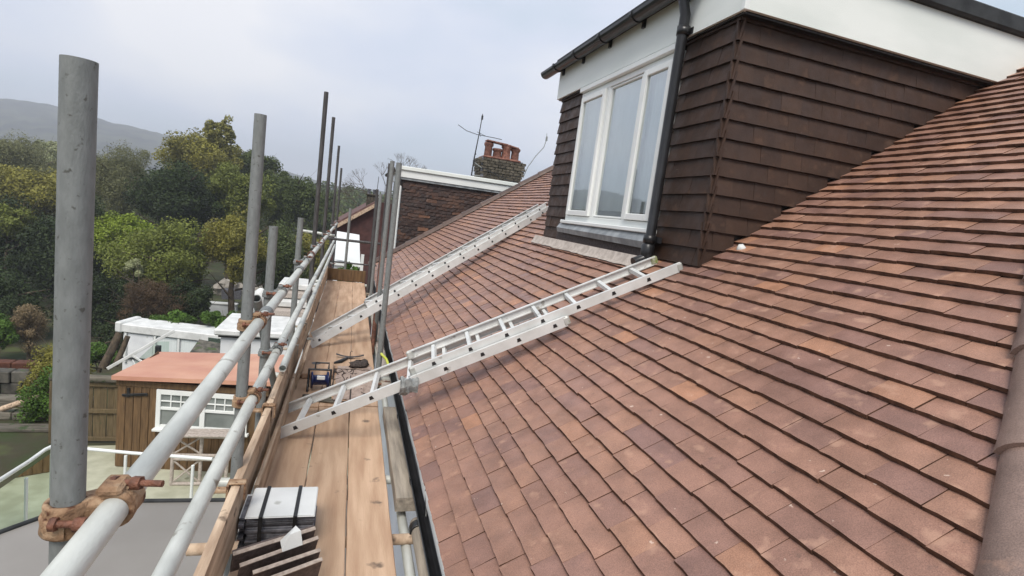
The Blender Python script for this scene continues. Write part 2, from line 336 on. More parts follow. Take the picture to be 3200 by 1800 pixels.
# ------------------------------------------------------------------ the tiled roof
PIT = math.radians(36); U = Vector((math.cos(PIT), 0, math.sin(PIT))); NR = Vector((-math.sin(PIT), 0, math.cos(PIT))); YV = Vector((0, 1, 0))
EX, EZ = .515, -1.375      # foot of the roof plane at the eaves
def RP(s_, y, h_=0): return Vector((EX, y, EZ)) + U * s_ + NR * h_
Y0, Y1 = -.2, 11.25; DX, DY0, DY1 = 2.15, 2.97, 5.93   # dormer front and sides
house = thing('house', (3, 6, -6.4), 'red brown clay tiled house roof with half round hip, running beside the scaffold', 'house')
MB().b2(.72, 9.5, -.2, 11.3, -6.5, -1.45).build('wall', M['render'], house)
d = MB(); d.add([RP(-.02, Y0, -.022), RP(-.02, 11.84, -.022), RP(6.6, 10.19, -.022), RP(6.6, 3.75, -.022)], [(0, 1, 2, 3)])
d.add([RP(-.02, 11.84, -.022), RP(6.6, 10.19, -.022), (9.5, 11.84, -1.4)], [(0, 1, 2)])
d.add([RP(6.6, 3.75, -.022), RP(6.6, 10.19, -.022), (9.5, 11.84, -1.4), (9.5, -.2, -1.4)], [(0, 1, 2, 3)])
d.add([RP(6.6, 3.75, -.022), (9.5, -.2, -1.4), RP(-.02, Y0, -.022)], [(0, 1, 2)])
d.build('roof_underlay', M['deck'], house)
def tile_mesh(name, w, ln, th, seed, camb=.0035, m=None, rough=.0014, em=None):
    """one plain tile, local axes: x along the course, y up the slope, z out; tail at y=0"""
    r = random.Random(seed); nxs, nys = 4, 2; top = []
    for j in range(nys + 1):
        for i in range(nxs + 1):
            u = i / nxs * 2 - 1; v = j / nys
            top.append((u * w / 2 + (r.uniform(-rough, rough)), v * ln + (r.uniform(-rough, rough) * 1.6 if j == 0 else 0), camb * (1 - u * u) + camb * .8 * math.sin(v * math.pi) + r.uniform(-rough, rough) * .6))
    k = (nxs + 1) * (nys + 1); mb = MB()
    bot = [(p[0], p[1], p[2] - th) for p in top[:nxs + 1]] + [(p[0], p[1], p[2] - th) for p in (top[nxs + 1], top[2 * nxs + 1], top[2 * nxs + 2], top[3 * nxs + 2])]
    f = [(j * (nxs + 1) + i, j * (nxs + 1) + i + 1, (j + 1) * (nxs + 1) + i + 1, (j + 1) * (nxs + 1) + i) for j in range(nys) for i in range(nxs)]
    f += [(k + i, k + i + 1, i + 1, i) for i in range(nxs)]
    c = k + nxs + 1
    f += [(k, 0, nxs + 1, c), (c, nxs + 1, 2 * (nxs + 1), c + 2), (nxs, k + nxs, c + 1, 2 * nxs + 1), (2 * nxs + 1, c + 1, c + 3, 3 * nxs + 2)]
    mb.add(top + bot, f[:8], False); mb.f += [tuple(q) for q in f[8:]]; mb.sm += [False] * (len(f) - 8); mb.r += [0] * (len(f) - 8)
    me = mb.build(name, m, me_only=True)
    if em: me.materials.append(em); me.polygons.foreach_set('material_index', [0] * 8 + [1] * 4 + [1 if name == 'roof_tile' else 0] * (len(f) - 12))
    return me, mb
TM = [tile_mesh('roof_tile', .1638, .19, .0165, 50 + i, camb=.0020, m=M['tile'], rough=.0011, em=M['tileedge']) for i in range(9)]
TILT = .192; CAMI = np.array(cam.matrix_world.inverted())
def px(P):
    q = CAMI @ np.array([P[0], P[1], P[2], 1.])
    if q[2] > -.1: return None
    return (512 + 536.7 * q[0] / -q[2], 288 - 536.7 * q[1] / -q[2], -q[2])
def FARY(x_): return 11.72 - (x_ - .9) * .31    # the far hip's line
def hip_y(s_): return .12 + (s_) * .505          # the hip's line over the roof plane
cand = []
for k in range(0, 64):
    s_ = -.045 + k * .1
    y = Y0 + (.0825 if k % 2 else 0) + random.uniform(-.008, .008)
    dj = random.uniform(-.004, .004)
    while y < 11.8:
        y += .165 + random.uniform(-.0012, .0024)
        X_ = EX + (s_ + .1) * math.cos(PIT)
        if y < hip_y(s_ + .05) - .04: continue
        if y > FARY(X_) - .02: continue
        if X_ > DX + .16 and DY0 + .10 < y < DY1 - .10: continue
        rr = random.Random(int(y * 1000) + k * 977)
        tw = rr.gauss(0, .005); R = Matrix.Rotation(tw, 3, 'Z'); tl = TILT + rr.gauss(0, .006)
        yv = U * math.cos(tl) - NR * math.sin(tl); zv = NR * math.cos(tl) + U * math.sin(tl)
        P = RP(s_ + dj + rr.gauss(0, .0022), y, .034 + abs(rr.gauss(0, .0016)))
        F = frame(P, -YV, yv, zv) @ R.to_4x4()
        q = px(P + U * .05); a = 0
        if q:
            q1 = px(P - YV * .08); q2 = px(P + YV * .08); q3 = px(P + U * .1)
            if q1 and q2 and q3 and 0 < q[0] < 1024 and 0 < q[1] < 576:
                a = abs((q2[0] - q1[0]) * (q3[1] - q[1]) * 2 - (q2[1] - q1[1]) * (q3[0] - q[0]) * 2)
        cand.append((a, F, rr.random(), rr.randrange(9)))
cand.sort(key=lambda t: -t[0])
for a, F, r_, v in cand[:298]: inst('roof_tile', TM[v][0], house, F)
rest = MB()
for a, F, r_, v in cand[298:]:
    mb = TM[v][1]; o = len(rest.v); Fm = np.array(F); A = np.array(mb.v) @ Fm[:3, :3].T + Fm[:3, 3]
    rest.v += A.tolist(); rest.f += [tuple(o + i for i in f) for f in mb.f]; rest.sm += mb.sm; rest.r += [r_ + .001] * len(mb.f)
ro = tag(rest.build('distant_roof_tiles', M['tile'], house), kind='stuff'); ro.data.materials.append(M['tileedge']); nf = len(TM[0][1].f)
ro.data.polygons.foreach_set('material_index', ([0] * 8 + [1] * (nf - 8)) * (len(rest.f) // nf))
# eaves: white felt edge, fascia board, black gutter with brackets
e_ = MB(); n = 46; pts = []
for i in range(n):
    y = Y0 + (Y1 - Y0) * i / (n - 1); w = .004 * math.sin(y * 9) + random.uniform(-.003, .003)
    pts += [RP(-.065 + w, y, -.012), RP(-.03 + w, y, .004), RP(.1, y, -.018), RP(-.085 + w, y, -.04)]
e_.add(pts, [f for i in range(n - 1) for f in ((4 * i, 4 * i + 1, 4 * i + 5, 4 * i + 4), (4 * i + 1, 4 * i + 2, 4 * i + 6, 4 * i + 5), (4 * i + 3, 4 * i, 4 * i + 4, 4 * i + 7))], True)
e_.build('white_eaves_felt', M['upvc'], house)
MB().b2(.53, .55, Y0, Y1, -1.66, -1.415).build('fascia_board', M['blackmatt'], house)
MB().b2(.55, .72, Y0, Y1, -1.665, -1.65).build('soffit', M['upvc'], house)
gt = MB(); prof = [(math.cos(a) * .056, math.sin(a) * .056) for a in np.linspace(math.pi, 2 * math.pi, 10)]
prof = prof + [(p[0] * .93, p[1] * .93 + .001) for p in prof[::-1]]
gt.prism(prof, Y0, Y1, ((.468, 0, -1.445), (1, 0, 0), (0, 0, 1), (0, 1, 0))); gut = gt.build('gutter', M['black'], house)
for y in np.arange(.9, 11, .9):
    b = MB(); pr = [(math.cos(a) * .06, math.sin(a) * .06) for a in np.linspace(math.pi * .97, 2.03 * math.pi, 10)]
    pr += [(p[0] * .86, p[1] * .86) for p in pr[::-1]]
    b.prism(pr, y, y + .028, ((.468, 0, -1.445), (1, 0, 0), (0, 0, 1), (0, 1, 0))); b.build('gutter_bracket', M['black'], gut)
# half round hip tiles over the near hip and ridge tiles over the far party line
def half_round(name, a, b, up, rad, m, parent, mort=True):
    a, b, up = Vector(a), Vector(b), Vector(up).normalized(); w = (b - a).normalized(); u = w.cross(up).normalized(); v = u.cross(w)
    ln = (b - a).length; mb = MB(); N = 14; th = .014; vs = []
    for t, k in ((-.0, 1.07), (ln * .2, 1.0), (ln, .93)):
        for i in range(N + 1):
            an = math.pi * (i / N) - .0; vs.append(a + w * t + (u * math.cos(an) + v * math.sin(an) * .8) * rad * k)
    f = [(j * (N + 1) + i, j * (N + 1) + i + 1, (j + 1) * (N + 1) + i + 1, (j + 1) * (N + 1) + i) for j in range(2) for i in range(N)]
    inn = [a + (p - a) * (1 - th / rad) for p in vs[:N + 1]]
    f += []; mb.add(vs, f, True); mb.add(vs[:N + 1] + inn, [(i, i + 1, N + 2 + i, N + 1 + i) for i in range(N)])
    o = mb.build(name, m, parent)
    if mort:
        q = MB(); q.tube([a + w * .012 - v * .01, a + w * .03 - v * .01], rad * .93, 18); q.build('mortar_joint', M['mortar'], o)
    return o
HN = (NR + Vector((.1, -.6, .8)).normalized()).normalized()
for i in range(8):
    s0, s1 = -.05 + i * .40, -.05 + (i + 1) * .40
    half_round('hip_tile', RP(s0, hip_y(s0) - .055, -.005), RP(s1 + .02, hip_y(s1 + .02) - .055, -.005), HN, .112, M['hip'], house)
for i in range(15):
    s0, s1 = -.06 + i * .44, -.06 + (i + 1) * .44 + .03
    half_round('far_hip_tile', RP(s0, FARY(EX + s0 * .809) + .02, 0), RP(s1, FARY(EX + s1 * .809) + .02, 0), (NR + Vector((0, .35, .1))).normalized(), .14, M['ridge_dark'], house, i % 2 == 0)

# ------------------------------------------------------------------ near dormer
dorm = thing('dormer', (2.15, 4.4, -.2), 'dormer with dark brown hung tiles, white three-light window and black downpipe', 'dormer')
FBZ, FTZ = 1.395, 1.725
MB().b2(DX + .16, 6.2, DY0 + .03, DY1 - .03, .0, 1.6).b2(DX + .03, DX + .17, DY0 + .03, 3.545, 0, 1.6).b2(DX + .03, DX + .17, 5.29, DY1 - .03, 0, 1.6).b2(DX + .03, DX + .17, 3.545, 5.29, 1.34, 1.6).b2(DX + .03, 6.2, DY0 + .03, 3.545, -.6, 0).b2(DX + .03, 6.2, 5.30, DY1 - .03, -.6, 0).b2(DX + .06, 6.2, 3.4, 5.32, -.6, 0).build('carcass', M['deck'], dorm)
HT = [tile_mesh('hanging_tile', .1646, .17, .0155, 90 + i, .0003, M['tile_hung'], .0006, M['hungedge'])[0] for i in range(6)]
GA = .1165
def hang(P, xdir, nrm, me, par, tl=.16, sx=1.):
    tl += random.gauss(0, .012)
    yv = Vector((0, 0, 1)) * math.cos(tl) - nrm * math.sin(tl); zv = nrm * math.cos(tl) + Vector((0, 0, 1)) * math.sin(tl)
    F = frame(P, xdir, yv, zv) @ Matrix.Rotation(random.gauss(0, .003), 4, 'Z') @ Matrix.Diagonal((sx, 1, 1, 1)); return inst('hanging_tile', me, par, F)
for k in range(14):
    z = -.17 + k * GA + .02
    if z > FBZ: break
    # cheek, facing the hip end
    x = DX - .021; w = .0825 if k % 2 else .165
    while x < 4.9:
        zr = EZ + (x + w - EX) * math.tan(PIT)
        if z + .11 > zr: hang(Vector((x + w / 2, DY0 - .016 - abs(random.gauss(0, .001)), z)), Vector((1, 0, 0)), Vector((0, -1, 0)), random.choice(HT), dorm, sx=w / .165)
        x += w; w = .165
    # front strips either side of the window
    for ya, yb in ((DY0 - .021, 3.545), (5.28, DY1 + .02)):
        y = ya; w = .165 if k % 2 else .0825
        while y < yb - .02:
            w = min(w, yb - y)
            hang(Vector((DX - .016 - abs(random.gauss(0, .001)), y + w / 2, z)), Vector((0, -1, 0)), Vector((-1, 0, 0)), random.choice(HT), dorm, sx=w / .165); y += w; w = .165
# fascias, flat roof edge
f = MB(); f.b2(DX - .055, DX - .035, DY0 - .06, DY1 + .07, FBZ, FTZ - .02); f.build('front_fascia', M['fascia'], dorm)
f = MB(); f.b2(DX - .05, 6.2, DY0 - .085, DY0 - .06, FBZ + .003, FTZ); f.build('cheek_fascia', M['fascia'], dorm)
f = MB(); f.b2(DX - .05, 6.2, DY1 + .06, DY1 + .085, FBZ + .003, FTZ); f.build('cheek_fascia', M['fascia'], dorm)
MB().b2(DX - .062, DX - .028, DY0 - .092, DY0 - .055, FBZ - .004, FTZ + .002, .004).build('corner_trim', M['upvc'], dorm)
MB().b2(DX - .034, DX + .03, DY0 - .06, DY1 + .06, FBZ - .012, FBZ - .002).b2(DX + .03, 6.2, DY0 - .06, DY0 + .02, FBZ - .012, FBZ - .002).build('soffit', M['black'], dorm)
MB().b2(DX - .10, 6.3, DY0 - .125, DY1 + .12, FTZ + .004, FTZ + .115, .012).build('flat_roof_edge', M['blackmatt'], dorm)
gg = MB(); pr2 = [(math.cos(a) * .062, math.sin(a) * .062) for a in np.linspace(math.pi, 2 * math.pi, 10)]; pr2 += [(p[0] * .92, p[1] * .92 + .002) for p in pr2[::-1]]
gg.prism(pr2, 3.30, DY1 + .36, ((DX - .135, 0, FTZ - .0), (1, 0, 0), (0, 0, 1), (0, 1, 0))); dg = gg.build('gutter', M['black'], dorm)
for y in (3.5, 4.1, 4.7, 5.3, 5.85):
    b = MB(); p3 = [(math.cos(a) * .07, math.sin(a) * .07) for a in np.linspace(math.pi * .97, 2.03 * math.pi, 10)]; p3 += [(p[0] * .86, p[1] * .86) for p in p3[::-1]]
    b.prism(p3, y, y + .04, ((DX - .135, 0, FTZ), (1, 0, 0), (0, 0, 1), (0, 1, 0))); b.b2(DX - .075, DX - .057, y, y + .04, FTZ - .09, FTZ); b.build('gutter_bracket', M['black'], dg)
DP = MB(); DP.tube([(DX - .135, 3.46, FTZ - .05), (DX - .135, 3.46, FTZ - .10), (DX - .10, 3.46, FTZ - .20), (DX - .095, 3.46, .8), (DX - .09, 3.46, -.10), (DX - .12, 3.455, -.165), (DX - .2, 3.45, -.20)], .036, 16)
dp = DP.build('downpipe', M['black'], dorm)
for z in (1.42, -.02):
    MB().lathe([(.037, -.03), (.045, -.03), (.045, .03), (.037, .03)], (DX - .095, 3.46, z), 18).b2(DX - .06, DX - .03, 3.40, 3.52, z - .022, z + .022).build('pipe_bracket', M['black'], dp)
MB().lathe([(.037, -.06), (.047, -.05), (.047, .05), (.037, .06)], (DX - .1, 3.457, -.115), 18).build('pipe_shoe', M['black'], dp)
# window
wy0, wy1, wz0, wz1 = 3.545, 5.29, .055, 1.335; wx = DX - .03
win = MB()
win.b2(wx - .005, wx + .06, wy0, wy0 + .05, wz0, wz1, .004).b2(wx - .005, wx + .06, wy1 - .05, wy1, wz0, wz1, .004)
win.b2(wx - .0052, wx + .0605, wy0 + .05, wy1 - .05, wz1 - .05, wz1, .004).b2(wx - .0052, wx + .0605, wy0 + .05, wy1 - .05, wz0, wz0 + .05, .004)
for y in (4.03, 4.665): win.b2(wx - .004, wx + .06, y - .03, y + .03, wz0 + .05, wz1 - .05, .004)
wo = win.build('window', M['upvc'], dorm)
for i, (a, b) in enumerate(((wy0 + .05, 4.0), (4.06, 4.635), (4.695, wy1 - .05))):
    q = MB(); x0 = wx - .03 if i != 1 else wx + .0; x1 = x0 + .045; tq = .052 if i != 1 else .02
    q.b2(x0, x1, a + .002, a + tq, wz0 + .054, wz1 - .054, .005).b2(x0, x1, b - tq, b - .002, wz0 + .054, wz1 - .054, .005)
    q.b2(x0 + .0005, x1, a + tq, b - tq, wz0 + .054, wz0 + .052 + tq, .005).b2(x0 + .0005, x1, a + tq, b - tq, wz1 - .052 - tq, wz1 - .054, .005)
    q.build('sash', M['upvc'], wo)
    ya_, yb_, za_, zb_ = a + tq - .004, b - tq + .004, wz0 + .05 + tq, wz1 - .05 - tq
    MB().add([(x0 + .02, ya_, za_), (x0 + .02, yb_, za_), (x0 + .02, yb_, zb_), (x0 + .02, ya_, zb_)], [(0, 3, 2, 1)]).build('pane', M['glass'], wo)
MB().b2(wx - .05, wx + .03, wy0 - .02, wy1 + .02, wz0 - .035, wz0 - .001, .006).build('window_sill', M['upvc'], wo)
MB().b2(wx - .04, wx + .02, wy0 - .0, wy1 + .0, wz1 + .002, wz1 + .05, .006).build('head_trim', M['upvc'], wo)
cu = MB(); cu.add([(wx + .058 + .006 * math.sin(i * 1.3), wy0 + (wy1 - wy0) * i / 60, z) for z in (wz0 + .12, wz1) for i in range(61)], [(i, i + 1, 62 + i, 61 + i) for i in range(60)], True)
cu.build('net_curtain', M['curtain'], wo)
MB().b2(wx + .062, wx + .085, wy0, wy1, wz0 - .02, wz0 + .12).build('dim_window_recess', M['room'], wo)
# apron below the window
ap = MB(); ap.add([(DX - .055, 3.44, .018), (DX - .055, 5.36, .018), (DX - .09, 5.36, -.03), (DX - .10, 3.44, -.045), (DX - .075, 5.36, -.075), (DX - .085, 3.44, -.095)], [(0, 1, 2, 3), (3, 2, 4, 5)]); ap.build('lead_flashing', M['lead'], dorm)
ap = MB(); ap.b2(DX - .045, DX + .05, 3.545, 5.45, -.25, .018); ap.build('apron_board', M['angle'], dorm)
ap = MB(); n = 30; P = []
for i in range(n + 1):
    y = 3.40 + (5.98 - 3.40) * i / n; w = random.uniform(-.006, .006)
    P += [RP(1.865 + w, y, .046), RP(1.90, y, .050), RP(1.96, y, .085)]
ap.add(P, [q for i in range(n) for q in ((3 * i, 3 * i + 1, 3 * i + 4, 3 * i + 3), (3 * i + 1, 3 * i + 2, 3 * i + 5, 3 * i + 4))], True); ap.build('apron_flashing', M['stonepale'], dorm)
so_ = MB(); rr = random.Random(3)
so_.add([Vector((2.36, 2.86, -.005)) + Vector((math.cos(a) * math.cos(b) * .032, math.sin(a) * math.cos(b) * .03, math.sin(b) * .034)) * rr.uniform(.8, 1.1) for b in np.linspace(-1.5, 1.5, 6) for a in np.linspace(0, 6.28, 9)[:-1]],
        [(i * 8 + k, i * 8 + (k + 1) % 8, (i + 1) * 8 + (k + 1) % 8, (i + 1) * 8 + k) for i in range(5) for k in range(8)], True)
tag(so_.build('mortar_lump', M['white'], org=(2.36, 2.86, -.03)), 'small white lump of mortar lying where hung tiles meet roof', 'mortar lump')

# ------------------------------------------------------------------ neighbouring house, its dormer and chimney
nb = thing('house', (4, 17, -6.4), 'neighbouring house beyond the far hip with tall sooty brick chimney', 'house')
MB().b2(1.1, 9.5, 12.5, 24, -6.5, -2.2).build('wall', M['render'], nb)
d = MB(); d.add([RP(-.02, 12.6, -1.3), RP(-.02, 24, -1.3), RP(5.6, 24, -1.3), RP(5.6, 12.6, -1.3), (9.6, 24, -2.6), (9.6, 12.6, -2.6)], [(0, 1, 2, 3), (3, 2, 4, 5)]); d.build('roof', M['bgroof'], nb)
ND = 13.0; NX = 1.06
nd = thing('dormer', (NX, 14.5, -1), 'farther dormer with ragged brown hung tiles and a deep white fascia', 'dormer')
MB().b2(NX + .03, 6.5, ND + .03, 17, -1.3, .66).build('carcass', M['deck'], nd)
HF = [tile_mesh('hanging_tile', .26, .13, .014, 190 + i, .002, M['tile_far'], .006, M['hungedge'])[0] for i in range(7)]
for k in range(22):
    z = -1.04 + k * .078
    if z > .60: break
    x = NX - .1 + (.13 if k % 2 else 0)
    while x < 4.1:
        x += .262
        if z + .7 > EZ + (x - EX) * math.tan(PIT):
            hang(Vector((x - .13, ND - .02 - abs(random.gauss(0, .006)), z + random.gauss(0, .006))), Vector((1, 0, 0)), Vector((0, -1, 0)), random.choice(HF), nd, .17)
MB().b2(NX - .12, 6.5, ND - .10, ND - .075, .615, .77).build('cheek_fascia', M['upvc'], nd)
MB().b2(NX - .12, 6.5, ND - .08, ND + .02, .56, .613).build('soffit', M['lead'], nd)
MB().b2(NX - .14, 6.5, ND - .14, 17, .775, .865, .01).build('flat_roof_edge', M['fascia'], nd)
MB().b2(NX - .12, NX - .09, ND - .07, 17, .55, .77).build('front_fascia', M['upvc'], nd)
gg = MB(); gg.prism(pr2, ND - .22, 17, ((NX - .2, 0, .80), (1, 0, 0), (0, 0, 1), (0, 1, 0))); gg.tube([(NX - .17, ND - .1, .78), (NX - .15, ND - .08, .62), (NX - .06, ND - .05, .42)], .045, 10); gg.build('gutter', M['black'], nd)
MB().tube([(NX - .08, ND - .05, .48), (NX - .08, ND - .05, -1.1)], .04, 10).build('downpipe', M['upvc'], nd)
# chimney
CX0, CX1, CY = 3.27, 4.52, 15.0
ch = MB(); ch.b2(CX0 + .03, CX1 - .03, CY + .03, CY + .75, -1, 1.60); cho = ch.build('chimney', M['slate'], nb)
bm_ = [MB().box((0, 0, 0), (.213, .1, .066), None, 0, .006).build('brick', M['brickold'], me_only=True) for _ in range(1)][0]
for k in range(12):
    z = .70 + k * .076
    prj = .0 if k < 7 else (.03 if k < 9 else .05)
    x = CX0 - prj + (.1075 if k % 2 else 0) - .0
    while x < CX1 + prj - .04:
        w = min(.215, CX1 + prj - x); F = Matrix.Translation(Vector((x + w / 2, CY + .05 - prj + random.gauss(0, .004), z))) @ Matrix.Diagonal((w / .222, 1, 1, 1)).to_4x4()
        o = bpy.data.objects.new('brick', bm_); COL.objects.link(o); o.parent = cho; o.matrix_local = Matrix.Translation(-WORLD[nb.name]) @ F; x += .222
    for j in range(3):
        F = Matrix.Translation(Vector((CX0 + .05 - prj, CY + .21 + j * .222, z))) @ Matrix.Rotation(math.pi / 2, 4, 'Z')
        o = bpy.data.objects.new('brick', bm_); COL.objects.link(o); o.parent = cho; o.matrix_local = Matrix.Translation(-WORLD[nb.name]) @ F
MB().b2(CX0 + .05, CX1 - .1, CY + .0, CY + .7, 1.58, 1.64, .02).build('flaunching', M['pot'], cho)
for i, (x, hh, r_) in enumerate(((3.50, .40, .115), (3.77, .27, .13), (4.03, .42, .13), (4.30, .36, .12))):
    q = MB(); q.lathe([(r_ * 1.05, 0), (r_, .02), (r_ * .92, hh * .7), (r_ * 1.15, hh * .78), (r_ * 1.2, hh * .92), (r_ * 1.05, hh), (r_ * .8, hh), (r_ * .75, hh * .4)], (x, CY + .3, 1.63), 16); q.build('chimney_pot', M['pot'], cho)
q = MB(); q.box((3.72, CY + .3, 2.06), (.62, .30, .03), Matrix.Rotation(.06, 3, 'Y')).box((4.1, CY + .3, 2.02), (.5, .34, .03), Matrix.Rotation(.12, 3, 'Y')); q.build('capping_slab', M['pot'], cho)
q = MB(); q.tube([(CX0 - .2, CY, 1.37), (CX0 + .3, CY - .04, 1.20), (CX0 + .8, CY - .04, 1.05), (CX1, CY - .03, .98)], .012, 6).build('cable', M['black'], cho)
# aerials fixed to the chimney
ae = thing('tv_aerial', (3.1, CY, 1.0), 'thin television aerial mast with one long bent rod beside the chimney', 'aerial')
ax = CX0 - .21
MB().tube([(ax - .02, CY, 1.02), (ax + .0, CY, 1.5), (ax + .06, CY, 2.2), (ax + .09, CY, 2.72)], [.02, .018, .014, .011], 8).build('mast', M['black'], ae)
MB().tube([(ax - .55, CY, 2.32), (ax - .3, CY, 2.20), (ax, CY, 2.15), (ax + .5, CY, 2.14), (ax + .72, CY, 2.13)], .009, 6).build('cross_rod', M['black'], ae)
MB().tube([(ax + .0, CY, 2.22), (ax + .2, CY - .2, 2.12)], .006, 5).tube([(ax + .05, CY, 2.28), (ax + .15, CY + .2, 2.14)], .006, 5).build('element', M['black'], ae)
MB().box((ax + .09, CY, 2.62), (.05, .05, .12), None, 0, .01).box((ax - .0, CY, 1.42), (.05, .06, .09), None, 0, .01).box((ax + .02, CY, 1.62), (.04, .05, .04), None, 0, .01).build('junction_box', M['black'], ae)
MB().tube([(ax - .02, CY, 1.03), (CX0 + .02, CY, 1.05)], .014, 6).tube([(ax - .0, CY, 1.40), (CX0 + .02, CY - .03, 1.28)], .014, 6).build('wall_bracket', M['tubedark'], ae)
a2 = thing('radio_aerial', (CX1, CY, 1.0), 'springy curved wire aerial leaning away from the chimney', 'aerial')
MB().tube([(CX1 + .02, CY, 1.18), (CX1 + .12, CY, 1.5), (CX1 + .32, CY, 1.85), (CX1 + .52, CY, 2.12), (CX1 + .56, CY, 2.3)], .011, 6).build('curved_wire', M['tubedark'], a2)
MB().box((CX1 + .57, CY, 2.37), (.05, .05, .13), None, 0, .01).tube([(CX1 + .565, CY, 2.4), (CX1 + .555, CY, 2.52)], .008, 5).build('tip', M['tubedark'], a2)
# far gable house beyond the end of the scaffold
gh = thing('house', (1.5, 24, -6.4), 'distant dark red brown gabled house with pale barge boards behind the scaffold end', 'house')
q = MB(); q.prism([(-.75, -6.4), (2.8, -6.4), (2.8, -.1), (.95, -.05), (-.75, -1.28)], 22, 30, ((0, 0, 0), (1, 0, 0), (0, 0, 1), (0, 1, 0))); q.build('gable_wall', M['gable'], gh)
q = MB(); q.box((.08, 25.9, -.60), (2.1, 8.2, .1), Matrix.Rotation(-math.atan2(1.23, 1.7), 3, 'Y')); q.build('roof', M['bgroof'], gh)
q = MB(); q.box((.08, 21.78, -.70), (2.05, .05, .13), Matrix.Rotation(-math.atan2(1.23, 1.7), 3, 'Y')); q.build('barge_board', M['woodedge'], gh)
q = MB(); q.b2(.45, .85, 22.4, 22.9, -.4, .16, .01).b2(.4, .9, 22.35, 22.95, .16, .22, .01); co = q.build('chimney', M['brickold'], gh)
for x in (.52, .74): MB().lathe([(.07, 0), (.06, .15), (.08, .18), (.06, .2)], (x, 22.65, .22), 10).build('chimney_pot', M['slate'], co)
MB().tube([(.82, 22.6, .2), (.84, 22.6, .95)], .012, 5).build('mast', M['black'], co)
# white lean-to roof and window in front of it
wx_ = thing('conservatory', (-.1, 18, -6.4), 'white conservatory with pale sheet roof past the platform end board', 'conservatory')
MB().add([(-.47, 18, -1.12), (.24, 18, -1.16), (.30, 15.2, -1.78), (-.42, 15.2, -1.70)], [(0, 1, 2, 3)]).b2(-.43, .31, 15.15, 15.21, -1.86, -1.77).build('sheet_roof', M['upvc'], wx_)
MB().b2(-.41, .28, 15.22, 18, -6.4, -1.85).build('wall', M['render'], wx_)
MB().b2(.30, .38, 15.1, 15.18, -3.4, -1.5).build('white_post', M['upvc'], wx_)
q = MB(); q.b2(-.0, .26, 15.12, 15.17, -2.02, -1.88).b2(-.0, .26, 15.12, 15.17, -2.40, -2.36).b2(.22, .262, 15.119, 15.171, -2.36, -2.02); q.build('window_frame', M['upvc'], wx_)
MB().b2(0, .22, 15.16, 15.2, -2.36, -2.02).build('pane', M['slate'], wx_)

# ------------------------------------------------------------------ scaffold
SC = thing('scaffold', (-.4, 3, -6.4), 'galvanised tube scaffold with rusty couplers along the eaves', 'scaffold')
T = .0242
def tube(name, a, b, m, rad=T, n=20, sag=0):
    a, b = Vector(a), Vector(b); pts = [a.lerp(b, t) + Vector((0, 0, -sag * math.sin(t * math.pi))) for t in np.linspace(0, 1, 5)]
    return MB().tube(pts, rad, n, wall=.0032).build(name, m, SC)
posts = [(-.425, 1.03, .155, T), (-.405, 2.53, .29, T), (-.425, 3.32, -.22, T), (-.425, 4.95, -.23, T), (-.40, 6.5, 1.10, T), (-.40, 8.6, 1.12, T), (-.39, 11.5, .97, T), (-.36, 13.5, .64, T)]
for i, (x, y, z, r_) in enumerate(posts):
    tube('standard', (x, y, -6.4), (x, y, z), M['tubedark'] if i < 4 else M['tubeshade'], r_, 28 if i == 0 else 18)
for i, (x, y, z) in enumerate([(.335, 4.78, .34), (.36, 6.2, .45), (.372, 6.8, .46), (.36, 8.3, .10), (.36, 9.5, .04), (.375, 10.2, .2)]):
    tube('inner_standard', (x, y, -6.4), (x, y, z), M['tubedark'] if i in (0, 1, 3) else M['tubeshade'])
tube('inner_brace_standard', (.33, 6.0, -1.7), (.42, 7.3, .35), M['rustdark'])
tube('guard_rail', (-.36, -.5, -.598), (-.357, 2.56, -.600), M['tube'], n=32)
tube('guard_rail', (-.357, 2.555, -.600), (-.357, 6.52, -.620), M['tube'])
tube('guard_rail', (-.357, 6.515, -.620), (-.355, 13.6, -.66), M['tube'])
tube('mid_rail', (-.36, -.5, -.962), (-.362, 2.56, -.955), M['tube'], n=28)
tube('mid_rail', (-.362, 2.555, -.955), (-.36, 6.52, -.97), M['tube'])
tube('mid_rail', (-.36, 6.515, -.97), (-.355, 13.6, -1.0), M['tube'])
tube('lower_rail', (-.362, 3.75, -1.19), (-.355, 13.6, -1.18), M['tube'])
tube('ledger', (-.455, .2, -1.64), (-.455, 13.6, -1.64), M['tube'])
tube('ledger', (.335 + .05, .2, -1.64), (.335 + .05, 10.6, -1.64), M['tube'])
for y in (2.42, 3.0, 4.85, 6.4, 8.5, 10.3): tube('transom', (-.56, y, -1.60), (.48, y, -1.60), M['tube'] if y != 2.42 else M['woodedge'], T + .001)
tube('outer_transom', (-.95, 10.6, -.72), (-.3, 10.6, -.75), M['tube'])
tube('end_rail', (-.40, 10.42, -.80), (.62, 10.42, -.80), M['tubeshade'])
tube('end_rail', (-.40, 10.42, -1.22), (.5, 10.42, -1.22), M['tubeshade'], .015)
tube('end_post', (-.06, 10.42, -1.75), (-.06, 10.42, -.20), M['tubedark'])
tube('diagonal_brace', (-.47, 3.2, -.62), (-.46, 4.4, -1.6), M['tubedark'])
